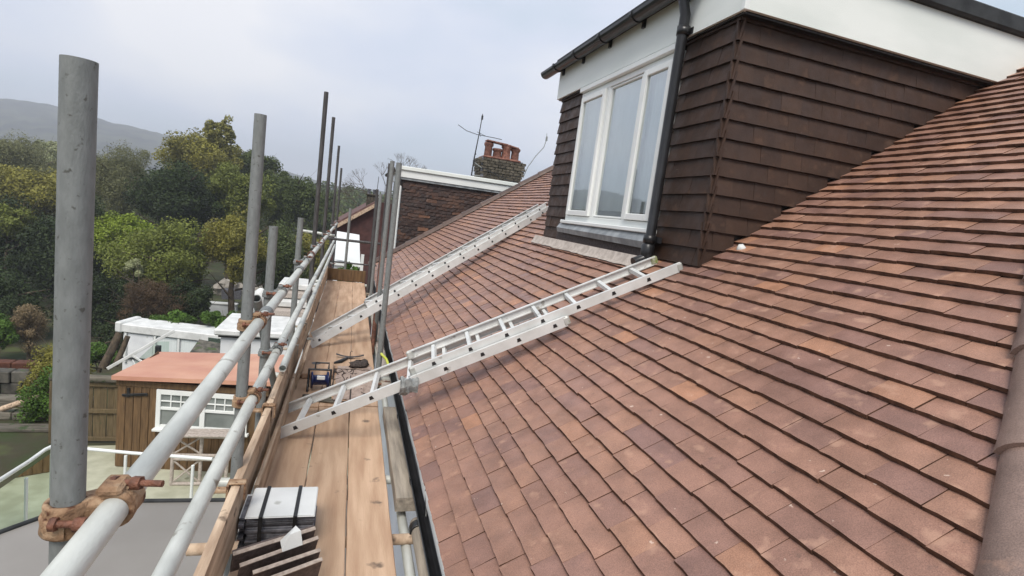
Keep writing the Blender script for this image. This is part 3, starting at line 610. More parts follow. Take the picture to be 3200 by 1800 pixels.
def ring(mb, c, ax, rin, rout, wd, a0=0, a1=2 * math.pi, n=20):
    """steel band round a tube, edges rounded, open between a1 and a0"""
    c = Vector(c); w = Vector(ax).normalized(); u = w.orthogonal().normalized(); v = w.cross(u)
    sec = [(rin, -wd / 2), (rout - .002, -wd / 2), (rout, -wd / 2 + .004), (rout - .0015, 0), (rout, wd / 2 - .004), (rout - .002, wd / 2), (rin, wd / 2)]
    m = len(sec); vs = []
    for i in range(n + 1):
        a = a0 + (a1 - a0) * i / n
        for r_, h_ in sec: vs.append(c + (u * math.cos(a) + v * math.sin(a)) * r_ + w * h_)
    mb.add(vs, [(i * m + k, i * m + (k + 1) % m, (i + 1) * m + (k + 1) % m, (i + 1) * m + k) for i in range(n) for k in range(m)], True)
def coupler(pc, rc, rp=T, m='rust', big=1.):
    """right-angle coupler joining the post at pc with the rail at rc"""
    pc, rc = Vector(pc), Vector(rc); q = MB(); t = .009 * big
    ring(q, pc, (0, 0, 1), rp + .001, rp + t, .05 * big); ring(q, pc + Vector((0, 0, -.008)), (0, 0, 1), rp + t - .001, rp + t + .004, .03 * big, .5, 4.2)
    ring(q, rc, (0, 1, 0), T + .001, T + t, .052 * big); ring(q, rc + Vector((0, .004, 0)), (0, 1, 0), T + t - .001, T + t + .004, .028 * big, 2.2, 6)
    mid = (pc + rc) / 2; dd = (rc - pc); L_ = max(.03, dd.length - T)
    q.box(mid, (L_, .045 * big, .048 * big), Vector((1, 0, 0)).rotation_difference(dd.normalized()).to_matrix(), 0, .008)
    q.box(rc + Vector((-.006, -.006, T + .012)), (.034 * big, .05 * big, .018), None, 0, .006)
    o = q.build('coupler', M[m], SC)
    for c, dx in ((rc + Vector((.004, -.0, T + .014)), Vector((1, -.25, .08))), (pc + Vector((.01, -(rp + .016), .008)), Vector((1, -.1, .0)))):
        dx = dx.normalized(); b = MB(); b.tube([c - dx * .012, c + dx * .062 * big], .0062, 10); b.tube([c + dx * .018, c + dx * .034], .0125, 6); b.tube([c - dx * .018, c - dx * .008], .012, 6)
        b.build('bolt', M['rustdark'], o)
    return o
coupler((-.425, 1.03, -.605), (-.36, 1.06, -.6), .0242, big=1.15)
coupler((-.425, 1.03, -.96), (-.36, 1.03, -.96), .0242)
for j, (x, y, z, r_) in enumerate(posts[1:]):
    for zz in (-.6, -.95, -1.62):
        if z > zz and (y < 4 or zz != -.95): coupler((x, y, zz - .01), (-.36 if zz > -1.5 else -.455, y + .02, zz), r_, m='rust' if y < 2.6 and zz > -1.5 else 'tubedark', big=1. if y < 3 else .8)
for (x, y) in ((.335, 4.78), (.36, 6.2), (.36, 8.3), (.36, 9.5)): coupler((x, y, -1.62), (x + .05, y, -1.64), m='woodgrey')
for y in (2.75, 4.4, 5.6, 7.4, 9.2):
    q = MB(); ring(q, (-.36, y, -.605 - .0), (0, 1, 0), T + .001, T + .007, .09); q.build('joint_sleeve', M['rustdark' if y > 5 else 'tubedark'], SC)
# boards
def board(x0, x1, y0, y1, label, z=-1.55, zt=.038, nm='scaffold_board', m='wood', rot=0):
    mb = MB(); n = max(4, int((y1 - y0) * 5)); r = random.Random(int(y0 * 100 + x0 * 999)); ring_ = []
    for i in range(n + 1):
        y = y0 + (y1 - y0) * i / n; a, b = r.uniform(-.0022, .0022), r.uniform(-.0022, .0022); c = r.uniform(-.0012, .0012)
        ring_ += [(x0 + a, y, z - zt), (x0 + a, y, z - .004 + c), (x0 + a + .004, y, z + c), ((x0 + x1) / 2, y, z + c * 1.4 + .0006), (x1 + b - .004, y, z + c), (x1 + b, y, z - .004 + c), (x1 + b, y, z - zt)]
    mb.add(ring_, [(7 * i + k, 7 * i + (k + 1) % 7, 7 * i + 7 + (k + 1) % 7, 7 * i + 7 + k) for i in range(n) for k in range(7)] + [tuple(range(7)), tuple(range(7 * n, 7 * n + 7))])
    return tag(mb.build(nm, M[m], org=((x0 + x1) / 2, (y0 + y1) / 2, z - zt)), label, 'scaffold board', 'boards of the scaffold platform')
xb = [(-.350, -.1225), (-.1165, .0955), (.101, .308)]
w3 = ('toe-board side', 'middle', 'roof side')
for i, (a, b) in enumerate(xb):
    board(a, b, .1, 3.98 + .02 * i, f'nearest sand-brown scaffold board along the {w3[i]} of the platform')
    board(a - .0015, b + .0022, 4.0 + .02 * i, 8.2, f'scaffold board past the near ladder foot, {w3[i]} of the platform', -1.549)
    board(a - .0015, b + .0022, 8.21, 10.28, f'short far scaffold board against the end board, {w3[i]} of the platform', -1.551)
board(.338, .50, 2.62, 3.9, 'thick grey-beige timber lying between platform and black gutter', -1.50, .075, 'timber_baulk', 'woodgrey')
board(.37, .47, 4.6, 9.5, 'narrow pale board lying beyond the upright poles beside the eaves', -1.60, .03, 'inner_board', 'stonepale')
def upright_board(x, y0, y1, z0, z1, label, tk=.034, lean=0.):
    mb = MB(); n = max(3, int((y1 - y0) * 3)); P = []
    for i in range(n + 1):
        y = y0 + (y1 - y0) * i / n; w = .003 * math.sin(y * 2.3)
        P += [(x - tk / 2 + w, y, z0), (x - tk / 2 + w + lean, y, z1 - .004), (x + w + lean, y, z1), (x + tk / 2 + w + lean, y, z1 - .004), (x + tk / 2 + w, y, z0)]
    mb.add(P, [(5 * i + k, 5 * i + (k + 1) % 5, 5 * i + 5 + (k + 1) % 5, 5 * i + 5 + k) for i in range(n) for k in range(5)] + [tuple(range(5)), tuple(range(5 * n, 5 * n + 5))])
    return tag(mb.build('toe_board', M['woodedge'], org=(x, (y0 + y1) / 2, z0)), label, 'toe board', 'toe boards along the outer side')
upright_board(-.372, .2, 2.36, -1.50, -1.265, 'nearest upright toe board beside the stacked slates')
upright_board(-.378, 2.38, 3.25, -1.50, -1.27, 'pale-topped toe board beside the foot of the near ladder')
upright_board(-.372, 3.27, 5.4, -1.52, -1.25, 'brown toe board beside the blue cable reel', lean=-.004)
upright_board(-.372, 5.42, 7.9, -1.52, -1.28, 'toe board beside the foot of the far ladder')
upright_board(-.37, 7.92, 10.3, -1.52, -1.29, 'last toe board, running up to the end board')
upright_board(-.325, 2.6, 4.3, -1.548, -1.40, 'second, lower toe board standing on the platform', .02)
upright_board(-.318, 4.35, 4.95, -1.548, -1.30, 'short split board leaning on the toe board beside the cable reel', .02, .05)
eb = MB(); eb.b2(-.36, .32, 10.30, 10.335, -1.545, -1.33, .003)
tag(eb.build('end_board', M['shed'], org=(0, 10.3, -1.545)), 'board on edge closing the far end of the platform', 'toe board')
for y in (2.36, 3.26, 4.6, 5.41, 6.7, 7.9):
    q = MB(); q.b2(-.405, -.335, y - .02, y + .02, -1.262, -1.252, .003).b2(-.342, -.335, y - .02, y + .02, -1.33, -1.262).b2(-.408, -.4, y - .03, y + .03, -1.36, -1.26).b2(-.46, -.40, y - .018, y + .018, -1.30, -1.285, .003)
    q.build('toe_board_clip', M['rust'] if y < 4 else M['woodgrey'], SC)
# pale sleeve, coupler and odds beside the gutter
tube('sleeved_ledger', (.44, .6, -1.56), (.44, 2.50, -1.57), M['woodgrey'], .036)
q = MB(); ring(q, (.44, 2.44, -1.57), (0, 1, 0), .037, .046, .05); ring(q, (.475, 2.40, -1.52), (.3, 1, .2), .016, .024, .03); q.tube([(.47, 2.44, -1.50), (.475, 2.5, -1.44), (.478, 2.55, -1.42)], .009, 8); q.build('black_coupler', M['black'], SC)
MB().tube([(.482, 2.36, -1.46), (.482, 2.43, -1.43)], .006, 8).build('white_bolt', M['upvc'], SC)
MB().tube([(.41, 4.55, -1.40), (.39, 4.70, -1.37), (.34, 4.74, -1.33)], .012, 8).build('yellow_tag', M['yellow'], SC)

# ------------------------------------------------------------------ ladders
def ladder(root, A0, A1, B0, B1, m, hgt=.075, sp=.25, s0=.18, off=0., foot=True, tk=.026):
    """stiles from A0 to A1 and B0 to B1 (channel sections), D-shaped rungs with dark open ends"""
    A0, A1, B0, B1 = map(Vector, (A0, A1, B0, B1)); d_ = (A1 - A0).normalized(); w = (B0 - A0); w = (w - d_ * w.dot(d_)).normalized(); n_ = d_.cross(w)
    if n_.z < 0: n_ = -n_
    h = hgt / 2; t = tk / 2
    for P0, P1, sg in ((A0, A1, 1), (B0, B1, -1)):
        dd = (P1 - P0).normalized(); L_ = (P1 - P0).length
        sec = [(-t * sg, -h), (t * sg, -h), (t * sg, -h + .007), (-t * sg + .005 * sg, -h + .007), (-t * sg + .005 * sg, h - .007), (t * sg, h - .007), (t * sg, h), (-t * sg, h)]
        MB().prism(sec, 0, L_, (P0, w, n_, dd)).build('stile', m, root)
    L_ = (A1 - A0).length; k = s0
    while k < L_ - .05:
        a = A0 + d_ * k; b = B0 + (B1 - B0).normalized() * (k + (A0 - B0).dot(d_) * 1.0); c = b - a; ww = c.normalized()
        sec = [(-.017, -.013), (.017, -.013), (.011, .014), (-.011, .014)]
        r_ = MB().prism(sec, .004, c.length - .004, (a, d_, n_, ww)).build('rung', m, root)
        for P, s2 in ((a - ww * (t + .0008), -1), (b + ww * (t + .0008), 1)):
            MB().prism([(q[0] * .86, q[1] * .86) for q in sec], 0, .001 * s2, (P, d_, n_, ww)).build('open_end', M['black'], r_)
        k += sp
    return d_, w, n_
L1 = thing('ladder', (-.3, 3.58, -1.55), 'nearer aluminium extension ladder, two sections wide, topped by mossy ends', 'ladder')
# lower (wider) section: near stile and far stile
a0, a1 = Vector((-.35, 3.44, -1.525)), Vector((2.11, 3.04, -.215)); dA = (a1 - a0)
b0, b1 = Vector((-.33, 3.86, -1.515)), Vector((2.11, 3.42, -.205)); dB = (b1 - b0)
ladder(L1, a0, a0 + dA * .70, b0, b0 + dB * .70, M['alu'], .066, .25, .14, tk=.021)
up = Vector((-.45, 0, .89)) * .05; yi = Vector((0, .034, 0))
ladder(L1, a0 + dA * .335 + up + yi, a1 + up + yi, b0 + dB * .335 + up - yi, b1 + up - yi, M['alu'], .06, .25, .14, tk=.021)
for P, dd in ((a0 + dA * .70, dA), (a0 + dA * .335 + up + yi, dA), (b0 + dB * .335 + up - yi, dB)):
    d0 = dd.normalized(); MB().box(P + d0 * .0, (.05, .028, .066), Vector((1, 0, 0)).rotation_difference(d0).to_matrix(), 0, .012).build('guide_bracket', M['aluold'], L1)
for P, dd in ((a1 + up + yi, dA), (b1 + up - yi, dB)):
    d0 = dd.normalized(); MB().box(P - d0 * .01, (.05, .025, .065), Vector((1, 0, 0)).rotation_difference(d0).to_matrix(), 0, .012).build('mossy_end_cap', mat('moss_on_metal', (.20, .23, .06), (.42, .43, .33), .9, 40, bump=.5) if P.y > 3.3 else M['aluold'], L1)
tp = MB(); P = a0 + dA * .315; rr = random.Random(5); d0 = dA.normalized()
vs = []
for i in range(9):
    for j in range(8):
        an = j / 8 * 2 * math.pi; rad = .058 + rr.uniform(-.012, .012); vs.append(P + d0 * (i * .016 - .06) + Vector((0, math.cos(an) * rad * .7, math.sin(an) * rad)) + Vector((0, 0, -.004 * i)))
tp.add(vs, [(i * 8 + j, i * 8 + (j + 1) % 8, (i + 1) * 8 + (j + 1) % 8, (i + 1) * 8 + j) for i in range(8) for j in range(8)])
tag(tp.build('tape_wrapping', M['tape'], L1), 'crumpled grey tape where the ladder sections meet')
L2 = thing('ladder', (-.3, 5.8, -1.55), 'farther narrow aluminium ladder rising past the uprights to behind the dormer', 'ladder')
c0, c1 = Vector((-.30, 5.60, -1.52)), Vector((2.75, 7.28, .27)); dC = c1 - c0; nrm = Vector((-.45, 0, .89)); wd = Vector((0, .36, 0))
ladder(L2, c0, c1, c0 + wd, c1 + wd, M['alu'], .085, .25, .1)
ladder(L2, c0 + dC * .18 + nrm * .055 + Vector((0, .03, 0)), c1 - dC * .05 + nrm * .055 + Vector((0, .03, 0)), c0 + dC * .18 + nrm * .055 + wd - Vector((0, .03, 0)), c1 - dC * .05 + nrm * .055 + wd - Vector((0, .03, 0)), M['alu'], .06, .25, .12)

# ------------------------------------------------------------------ things on the platform
bd = thing('slate_bundle', (-.185, 2.42, -1.55), 'bundle of dark slates under white sheets, tied with two black straps', 'slate bundle')
z = -1.548; k = 0; rr = random.Random(11)
while z < -1.395:
    th = rr.choice((.008, .010, .013)); ox, oy = rr.uniform(-.006, .006), rr.uniform(-.007, .004)
    MB().b2(-.318 + ox, -.048 + ox, 2.31 + oy, 2.53 + oy, z, z + th - .0015, .0012).build('slate', M['slate'], bd); z += th; k += 1
for i in range(2): MB().b2(-.324 + i * .004, -.045 - i * .003, 2.296 + i * .004, 2.54, z + i * .004, z + i * .004 + .0035, .001).build('white_sheet', M['white'], bd)
for x in (-.262, -.125):
    q = MB(); zt = z + .009; q.b2(x - .008, x + .008, 2.288, 2.548, zt, zt + .0018).b2(x - .008, x + .008, 2.288, 2.290, -1.548, zt).b2(x - .008, x + .008, 2.546, 2.548, -1.548, zt); q.build('strap', M['strap'], bd)
b2_ = thing('slate_pile', (-.34, 2.4, -1.55), 'short ragged pile of slates squeezed between bundle and toe board', 'slate pile')
z = -1.548
while z < -1.41:
    MB().b2(-.350 + rr.uniform(0, .005), -.326, 2.32 + rr.uniform(-.02, .01), 2.50, z, z + .010, .001).build('slate', M['slate'], b2_); z += .016 + rr.uniform(0, .006)
MB().b2(-.350, -.327, 2.33, 2.52, -1.41, -1.404).build('white_sheet', M['white'], b2_)
# loose L-shaped tiles
labs = ['uppermost dark brown angle tile with the white paper scrap on it', 'second dark brown angle tile, just under the white paper scrap', 'third dark brown angle tile, lying nearly flat below the scrap', 'lowest dark brown angle tile, at the bottom of the heap']
for i, (a_, b_, w_) in enumerate((((-.322, 2.07, -1.40), (-.035, 2.17, -1.37), .085), ((-.29, 2.035, -1.425), (-.02, 2.135, -1.39), .05), ((-.24, 2.01, -1.44), (-.008, 2.09, -1.415), .05), ((-.18, 1.985, -1.452), (.003, 2.045, -1.425), .05))):
    a_, b_ = Vector(a_), Vector(b_); dr = (b_ - a_).normalized(); ln = (b_ - a_).length; out_ = Vector((dr.y, -dr.x, 0)).normalized()
    dn = (Vector((0, 0, -1)) * .93 - out_ * .36).normalized(); nn_ = dr.cross(dn).normalized()
    if nn_.y > 0: nn_ = -nn_
    t_ = thing('angle_tile', ((a_ + b_) / 2).to_tuple()[:2] + (-1.55,), labs[i], 'tile', 'loose angle tiles heaped on the platform')
    MB().prism([(0, .004), (.012, .004), (.013, .105), (.001, .105)], 0, ln, (a_, -nn_, dn, dr)).build('face', M['angle'], t_)
    MB().prism([(-.002, 0), (.014, 0), (.014, .0042), (-.002, .0042)], -.001, ln + .001, (a_, -nn_, dn, dr)).build('dusty_edge', M['angleedge'], t_)
    if w_ > .06: MB().prism([(.012, .003), (.026, .006), (.026, .018), (.012, .015)], 0, ln, (a_, -nn_, dn, dr)).build('top_leaf', M['angle'], t_)
q = MB(); q.add([(-.165, 2.125, -1.385), (-.105, 2.15, -1.380), (-.078, 2.11, -1.398), (-.15, 2.085, -1.408), (-.112, 2.145, -1.335), (-.132, 2.11, -1.352), (-.09, 2.125, -1.345)], [(0, 1, 4), (0, 4, 5), (0, 5, 3), (1, 2, 6), (1, 6, 4), (2, 3, 5), (2, 5, 6), (4, 6, 5), (0, 3, 2, 1)])
tag(q.build('paper_scrap', M['white'], org=(-.13, 2.14, -1.43)), 'crumpled white paper scrap on the loose angle tiles', 'paper')
# cable reel: navy flanged drum lying in a black frame
cr_ = thing('cable_reel', (-.14, 4.36, -1.55), 'navy blue cable reel in a black carrying frame', 'cable reel')
MB().lathe([(.0, -.065), (.065, -.065), (.068, -.055), (.04, -.05), (.04, .05), (.068, .055), (.065, .065), (0, .065)], (-.14, 4.36, -1.465), 24, (1, .15, 0)).build('drum', M['blue'], cr_)
q = MB()
for x in (-.225, -.06): q.tube([(x, 4.30, -1.545), (x, 4.36, -1.38), (x, 4.42, -1.545)], .008, 8)
q.tube([(-.225, 4.36, -1.38), (-.06, 4.36, -1.38)], .009, 8).tube([(-.18, 4.36, -1.38), (-.18, 4.38, -1.33), (-.08, 4.38, -1.33), (-.08, 4.36, -1.38)], .008, 8); q.build('carrying_frame', M['black'], cr_)
MB().b2(-.16, -.10, 4.285, 4.30, -1.44, -1.41, .003).build('white_plate', M['white'], cr_)
for i in range(4):
    q = MB(); q.box((-.15 + i * .012, 4.20 - i * .035, -1.543 + .0135 * (3 - i) * 0 + .006), (.20, .028, .012), Matrix.Rotation(-.08 * i, 3, 'Z'), 0, .003)
    tag(q.build('wood_strip', M['sleeper'], org=(-.15, 4.2 - i * .035, -1.55)), ['grey wood strip touching the cable reel', 'grey wood strip, second out from the cable reel', 'grey wood strip, third out from the cable reel', 'grey wood strip farthest out from the cable reel'][i], 'wood strip', 'wood strips beside the reel')
# coat hanger shaped black bracket, cloth lump, tangled cable, polythene
q = MB(); n = 14; P = []
for i in range(n + 1):
    t = i / n * 2 - 1; x = .09 + t * .13; z0 = -1.53 + .02 * t * t; w = .016 + .035 * math.exp(-t * t * 12)
    P += [(x, 5.30 + .02 * t * t, z0), (x, 5.30 - w + .01 * t, z0 - .004), (x, 5.30, z0 - .012)]
q.add(P, [f for i in range(n) for f in ((3 * i, 3 * i + 1, 3 * i + 4, 3 * i + 3), (3 * i + 1, 3 * i + 2, 3 * i + 5, 3 * i + 4), (3 * i + 2, 3 * i, 3 * i + 3, 3 * i + 5))])
q.tube([(.09, 5.3, -1.53), (.09, 5.33, -1.5), (.10, 5.35, -1.49), (.11, 5.335, -1.495)], .003, 6)
q.tube([(.06, 5.25, -1.54), (0.0, 5.12, -1.538), (-.06, 5.08, -1.54)], [.016, .022, .008], 8)
tag(q.build('coat_hanger', M['black'], org=(.09, 5.3, -1.55)), 'black hanger-shaped bracket lying on the boards beyond the cloth lump', 'hanger')
q = MB(); rr = random.Random(9); vs = []
for b in np.linspace(-1.3, 1.4, 8):
    for a in np.linspace(0, 2 * math.pi, 15)[:-1]:
        r_ = rr.uniform(.78, 1.15); vs.append((.17 + math.cos(a) * math.cos(b) * .085 * r_ + .04 * math.sin(a), 5.02 + math.sin(a) * math.cos(b) * .11 * r_, -1.52 + math.sin(b) * .035 * r_))
q.add(vs, [(i * 14 + k, i * 14 + (k + 1) % 14, (i + 1) * 14 + (k + 1) % 14, (i + 1) * 14 + k) for i in range(7) for k in range(14)], True)
tag(q.build('cloth_lump', M['debris'], org=(.17, 5.02, -1.55)), 'crumpled dark brown cloth lump on the platform boards', 'cloth')
q = MB(); rr = random.Random(21)
for s_ in range(9):
    x, y = rr.uniform(-.02, .22), rr.uniform(4.25, 4.85); a = rr.uniform(0, 6.28); pts = []
    for i in range(16):
        pts.append((max(-.04, min(.28, x)), max(4.1, min(4.9, y)), -1.543 + .006 * abs(math.sin(i + s_)))); a += rr.uniform(-.75, .75); x += math.cos(a) * .038; y += math.sin(a) * .055
    q.tube(pts, .0042, 5)
q.tube([(.10, 4.15, -1.54), (.105, 4.45, -1.536), (.10, 4.72, -1.54)], .006, 6)
tag(q.build('tangled_cable', M['debris'], org=(.1, 4.5, -1.55)), 'tangle of thin dark cable spread over the platform boards', 'cable')
q = MB(); rr = random.Random(31); n1, n2 = 14, 12
q.add([(-.02 + .30 * i / n1 + rr.uniform(-.008, .008), 4.15 + .85 * j / n2 + rr.uniform(-.02, .02), -1.545 + rr.uniform(0, .012)) for j in range(n2 + 1) for i in range(n1 + 1)],
      [(j * (n1 + 1) + i, j * (n1 + 1) + i + 1, (j + 1) * (n1 + 1) + i + 1, (j + 1) * (n1 + 1) + i) for j in range(n2) for i in range(n1)])
tag(q.build('plastic_sheet', M['hide'], org=(.1, 4.5, -1.55)), 'creased dusty pink-brown sheet under the tangled cable', 'sheet')
q = MB(); q.b2(-.30, -.05, 4.62, 5.0, -1.545, -1.50, .008); tag(q.build('insulation_slab', M['wood'], org=(-.17, 4.8, -1.545)), 'flat tan slab with a dark hole behind the cable reel', 'slab')
q = MB(); q.lathe([(0, 0), (.04, 0)], (-.2, 4.92, -1.4988), 14); q.build('dark_hole', M['black'], bpy.data.objects['insulation_slab'])

# ------------------------------------------------------------------ flat roof, patio, balustrade
fr_ = thing('flat_roofed_extension', (-2, 3.5, -6.4), 'single storey extension with a smooth grey membrane roof below the scaffold', 'extension')
FRP = [(-3.05, 6.0), (-2.55, 6.55), (.7, 6.45), (.7, -3), (-3.05, -3)]
q = MB(); q.prism(FRP, -3.82, -3.70, ((0, 0, 0), (1, 0, 0), (0, 1, 0), (0, 0, 1))); q.build('roof', M['flatroof'], fr_)
q = MB(); q.prism([(-2.95, 5.95), (-2.5, 6.45), (.7, 6.35), (.7, -2.9), (-2.95, -2.9)], -6.5, -3.82, ((0, 0, 0), (1, 0, 0), (0, 1, 0), (0, 0, 1))); q.build('wall', M['render'], fr_)
q = MB()
for a, b in ((0, 1), (1, 2)): q.tube([(*FRP[a], -3.69), (*FRP[b], -3.69)], .025, 8)
q.tube([(-3.05, -3, -3.69), (*FRP[0], -3.69)], .025, 8); q.build('roof_edge_trim', M['blackmatt'], fr_)
q = MB(); q.b2(-1.45, -.9, 4.3, 4.9, -3.70, -3.60, .02); q.build('skylight', M['upvc'], fr_)
pp = MB(); pp.add([(-5.4, 13.75, -6.38), (-2.9, 13.9, -6.38), (1, 13.6, -6.38), (1, 4, -6.38), (-6.2, 4, -6.38), (-5.6, 9, -6.38)], [(0, 1, 2, 3, 4, 5)]); tag(pp.build('patio', M['patio']), kind='structure')
bl = thing('glass_balustrade', (-4.3, 9, -6.4), 'white-railed green glass balustrade round the pale patio', 'balustrade')
MB().tube([(-4.15, 8.05, -4.27), (-4.4, 9.4, -4.62), (-4.55, 10.2, -4.8), (-4.50, 10.35, -4.80)], .03, 10).build('hand_rail', M['upvc'], bl)
MB().tube([(-4.50, 10.35, -4.80), (-3.2, 9.9, -4.72), (-1.89, 9.46, -4.62)], .028, 10).build('hand_rail', M['upvc'], bl)
for p in ((-4.50, 10.32), (-4.33, 9.2), (-3.3, 9.93), (-2.2, 9.56)): MB().tube([(*p, -6.4), (*p, -4.78)], .025, 8).build('post', M['upvc'], bl)
MB().add([(-4.15, 8.05, -6.3), (-4.15, 8.05, -4.4), (-4.5, 10.3, -4.9), (-4.5, 10.3, -6.3)], [(0, 1, 2, 3)]).build('glass_panel', M['glassgreen'], bl)
MB().tube([(-4.3, 7.4, -5.65), (-4.55, 9.6, -6.0)], .02, 8).build('bottom_rail', M['upvc'], bl)
# ------------------------------------------------------------------ shed
sh = thing('garden_shed', (-3, 13.5, -6.4), 'brown boarded garden shed with terracotta coloured flat roof and white sash window', 'shed')
SX0, SX1, SY0, SY1 = -4.42, -1.6, 12.75, 15.4
q = MB(); q.add([(SX0 - .06, SY0 - .35, -4.28), (SX1 + .5, SY0 - .75, -4.20), (SX1 + .3, SY1, -4.48), (SX0 + .05, SY1, -4.56)], [(0, 1, 2, 3)])
rf = [(SX0 - .08, SY0 - .15, -4.30), (SX1 + .35, SY0 - .65, -4.16), (SX1 + .2, SY1 - .1, -4.46), (SX0 - .05, SY1 + .1, -4.60)]
q = MB(); q.add([Vector(p) for p in rf] + [Vector(p) - Vector((0, 0, .09)) for p in rf], [(0, 1, 2, 3), (0, 4, 5, 1), (1, 5, 6, 2), (2, 6, 7, 3), (3, 7, 4, 0), (4, 7, 6, 5)]); q.build('roof', M['orange'], sh)
wallf = [(SX0 - .02, SY0 - .0), (SX1 + .3, SY0 - .45)]
q = MB(); q.prism([(SX0, SY0), (SX1 + .3, SY0 - .45), (SX1 + .2, SY1 - .2), (SX0, SY1)], -6.4, -4.72, ((0, 0, 0), (1, 0, 0), (0, 1, 0), (0, 0, 1))); q.build('carcass', M['shed'], sh)
fd = Vector((SX1 + .3 - SX0, -.45, 0)).normalized(); fn = Vector((fd.y, -fd.x, 0)) * 1
if fn.y > 0: fn = -fn
FRT = math.atan2(fd.y, fd.x); RF = Matrix.Rotation(FRT, 3, 'Z')
for i in range(5):
    c = Vector((SX0, SY0, -5.42)) + fd * (.08 + i * .155) + fn * .012; MB().box(c, (.146, .02, 1.9), RF, 0, .006).build('board', M['shed'], sh)
for i in range(16):
    c = Vector((SX0, SY0, -5.95)) + fd * (.9 + i * .155) + fn * .012; MB().box(c, (.146, .02, .9), RF, 0, .006).build('board', M['shed'], sh)
for i in range(15): MB().box((SX0 - .012, SY0 + .1 + i * .165, -5.45), (.02, .155, 1.9), None, 0, .006).build('board', M['shed'], sh)
MB().box(Vector((SX0, SY0, -4.48)) + fd * 1.5 + fn * .03, (3.05, .03, .13), RF, 0, .006).build('eaves_board', M['shed'], sh)
MB().box(Vector((SX0, SY0, -4.72)) + fd * .35 + fn * .05, (.5, .03, .06), RF @ Matrix.Rotation(-.12, 3, 'Y'), 0, .01).box(Vector((SX0, SY0, -4.68)) + fd * .22 + fn * .045, (.05, .03, .2), RF).build('strap_hinge', M['black'], sh)
wn_ = Vector((SX0, SY0, 0)) + fd * .78 + fn * .03
def wbox(mb, u0, u1, z0, z1, d0=.0, d1=.05, ch=.004):
    return mb.box(wn_ + fd * ((u0 + u1) / 2) + fn * ((d0 + d1) / 2) + Vector((0, 0, (z0 + z1) / 2)), (u1 - u0, d1 - d0, z1 - z0), RF, 0, ch)
wz0_, wz1_ = -5.42, -4.56; ww_ = 1.85
q = MB(); wbox(q, 0, .09, wz0_, wz1_); wbox(q, ww_ - .09, ww_, wz0_, wz1_); wbox(q, .09, ww_ - .09, wz1_ - .10, wz1_); wbox(q, .09, ww_ - .09, wz0_, wz0_ + .08); wbox(q, .88, .98, wz0_ + .08, wz1_ - .1)
sw = q.build('sash_window', M['upvc'], sh)
for a, b in ((.09, .88), (.98, ww_ - .09)):
    q = MB(); zm = -4.97; wbox(q, a, b, zm - .03, zm + .03, .005, .045)
    for i in range(1, 4): u = a + (b - a) * i / 4; wbox(q, u - .012, u + .012, zm + .03, wz1_ - .1, .01, .04)
    wbox(q, a, b, -4.82, -4.795, .011, .041); q.build('glazing_bar', M['upvc'], sw)
    q = MB(); wbox(q, a, b, wz0_ + .08, wz1_ - .1, .003, .009, 0); q.build('pane', mat('dull_grey_glass', (.16, .18, .17), (.24, .26, .25), .12, 2, spec=.6), sw)
q = MB(); wbox(q, -.03, ww_ + .05, wz0_ - .05, wz0_, 0, .12); q.build('sill', M['upvc'], sw)
# white lattice barrow-like stand below the window
lt = thing('lattice_stand', (-2.8, 11.8, -6.4), 'cream slatted garden stand with crossed braces below the shed window', 'garden stand')
def lb(a, b, w=.08): MB().tube([a, b], w / 2, 6).build('lath', M['stonepale'], lt)
x0, x1, y = -3.12, -2.60, 11.9
for z in (-6.35, -5.80, -5.72, -5.30): lb((x0, y, z), (x1 + .5, y - .05, z), .08)
for x in (x0, x1, x1 + .5): lb((x, y, -6.38), (x, y, -5.2))
for za, zb in ((-6.33, -5.82), (-5.70, -5.32)): lb((x0, y, za), (x1, y, zb), .04); lb((x1, y, za), (x0, y, zb), .04)
for i in range(3): MB().b2(x0 - .05, x1 + .6, y - .25 + i * .13, y - .14 + i * .13, -5.22, -5.19, .005).build('slat', M['stonepale'], lt)
# fence left of the shed, with panels, rails, coping
fc = thing('garden_fence', (-5.4, 14.2, -6.4), 'ochre timber fence panels with a mossy capping beside the shed', 'fence')
fx0, fx1 = -6.15, SX0 - .03
for i in range(12):
    x = fx0 + i * .136; MB().b2(x, x + .128, 14.0 - .02 * (i % 2), 14.02 - .02 * (i % 2), -6.35, -4.98, .004).build('board', M['fence'], fc)
for z in (-6.30, -5.62, -4.98): MB().b2(fx0, fx1, 13.93, 13.98, z - .05, z + .05, .006).build('rail', M['fence'], fc)
for x in (fx0, fx1 - .1): MB().b2(x, x + .1, 13.91, 14.05, -6.4, -4.92, .006).build('post', M['fence'], fc)
MB().tube([(fx0, 13.98, -4.84), (fx1, 13.9, -4.84)], .09, 10).build('capping', M['sleeper'], fc)
# terraces at the far side of the garden
def stones(name, label, cat, x0, x1, y, z0, z1, m, nc, nr, piece='stone', dp=.35, slope=0.):
    t_ = thing(name, ((x0 + x1) / 2, y, z0), label, cat); rr = random.Random(int(x0 * 10 + y)); hh = (z1 - z0) / nr
    for r_ in range(nr):
        x = x0 - rr.uniform(0, .2)
        while x < x1:
            w = (x1 - x0) / nc * rr.uniform(.7, 1.3); MB().b2(x, x + w - .02, y + rr.uniform(-.03, .03), y + dp, z0 + r_ * hh, z0 + (r_ + 1) * hh - .015, .02).build(piece, m, t_); x += w
    return t_
stones('brick_planter', 'low rust red wall of a raised bed under the twiggy bush', 'planter', -11.5, -8.5, 18.6, -6.4, -6.05, M['redbrick'], 4, 1, 'wall_block')
stones('stone_wall', 'dark grey stone garden wall below the red raised bed', 'wall', -11.0, -7.9, 16.9, -6.4, -5.75, M['stone'], 6, 2)
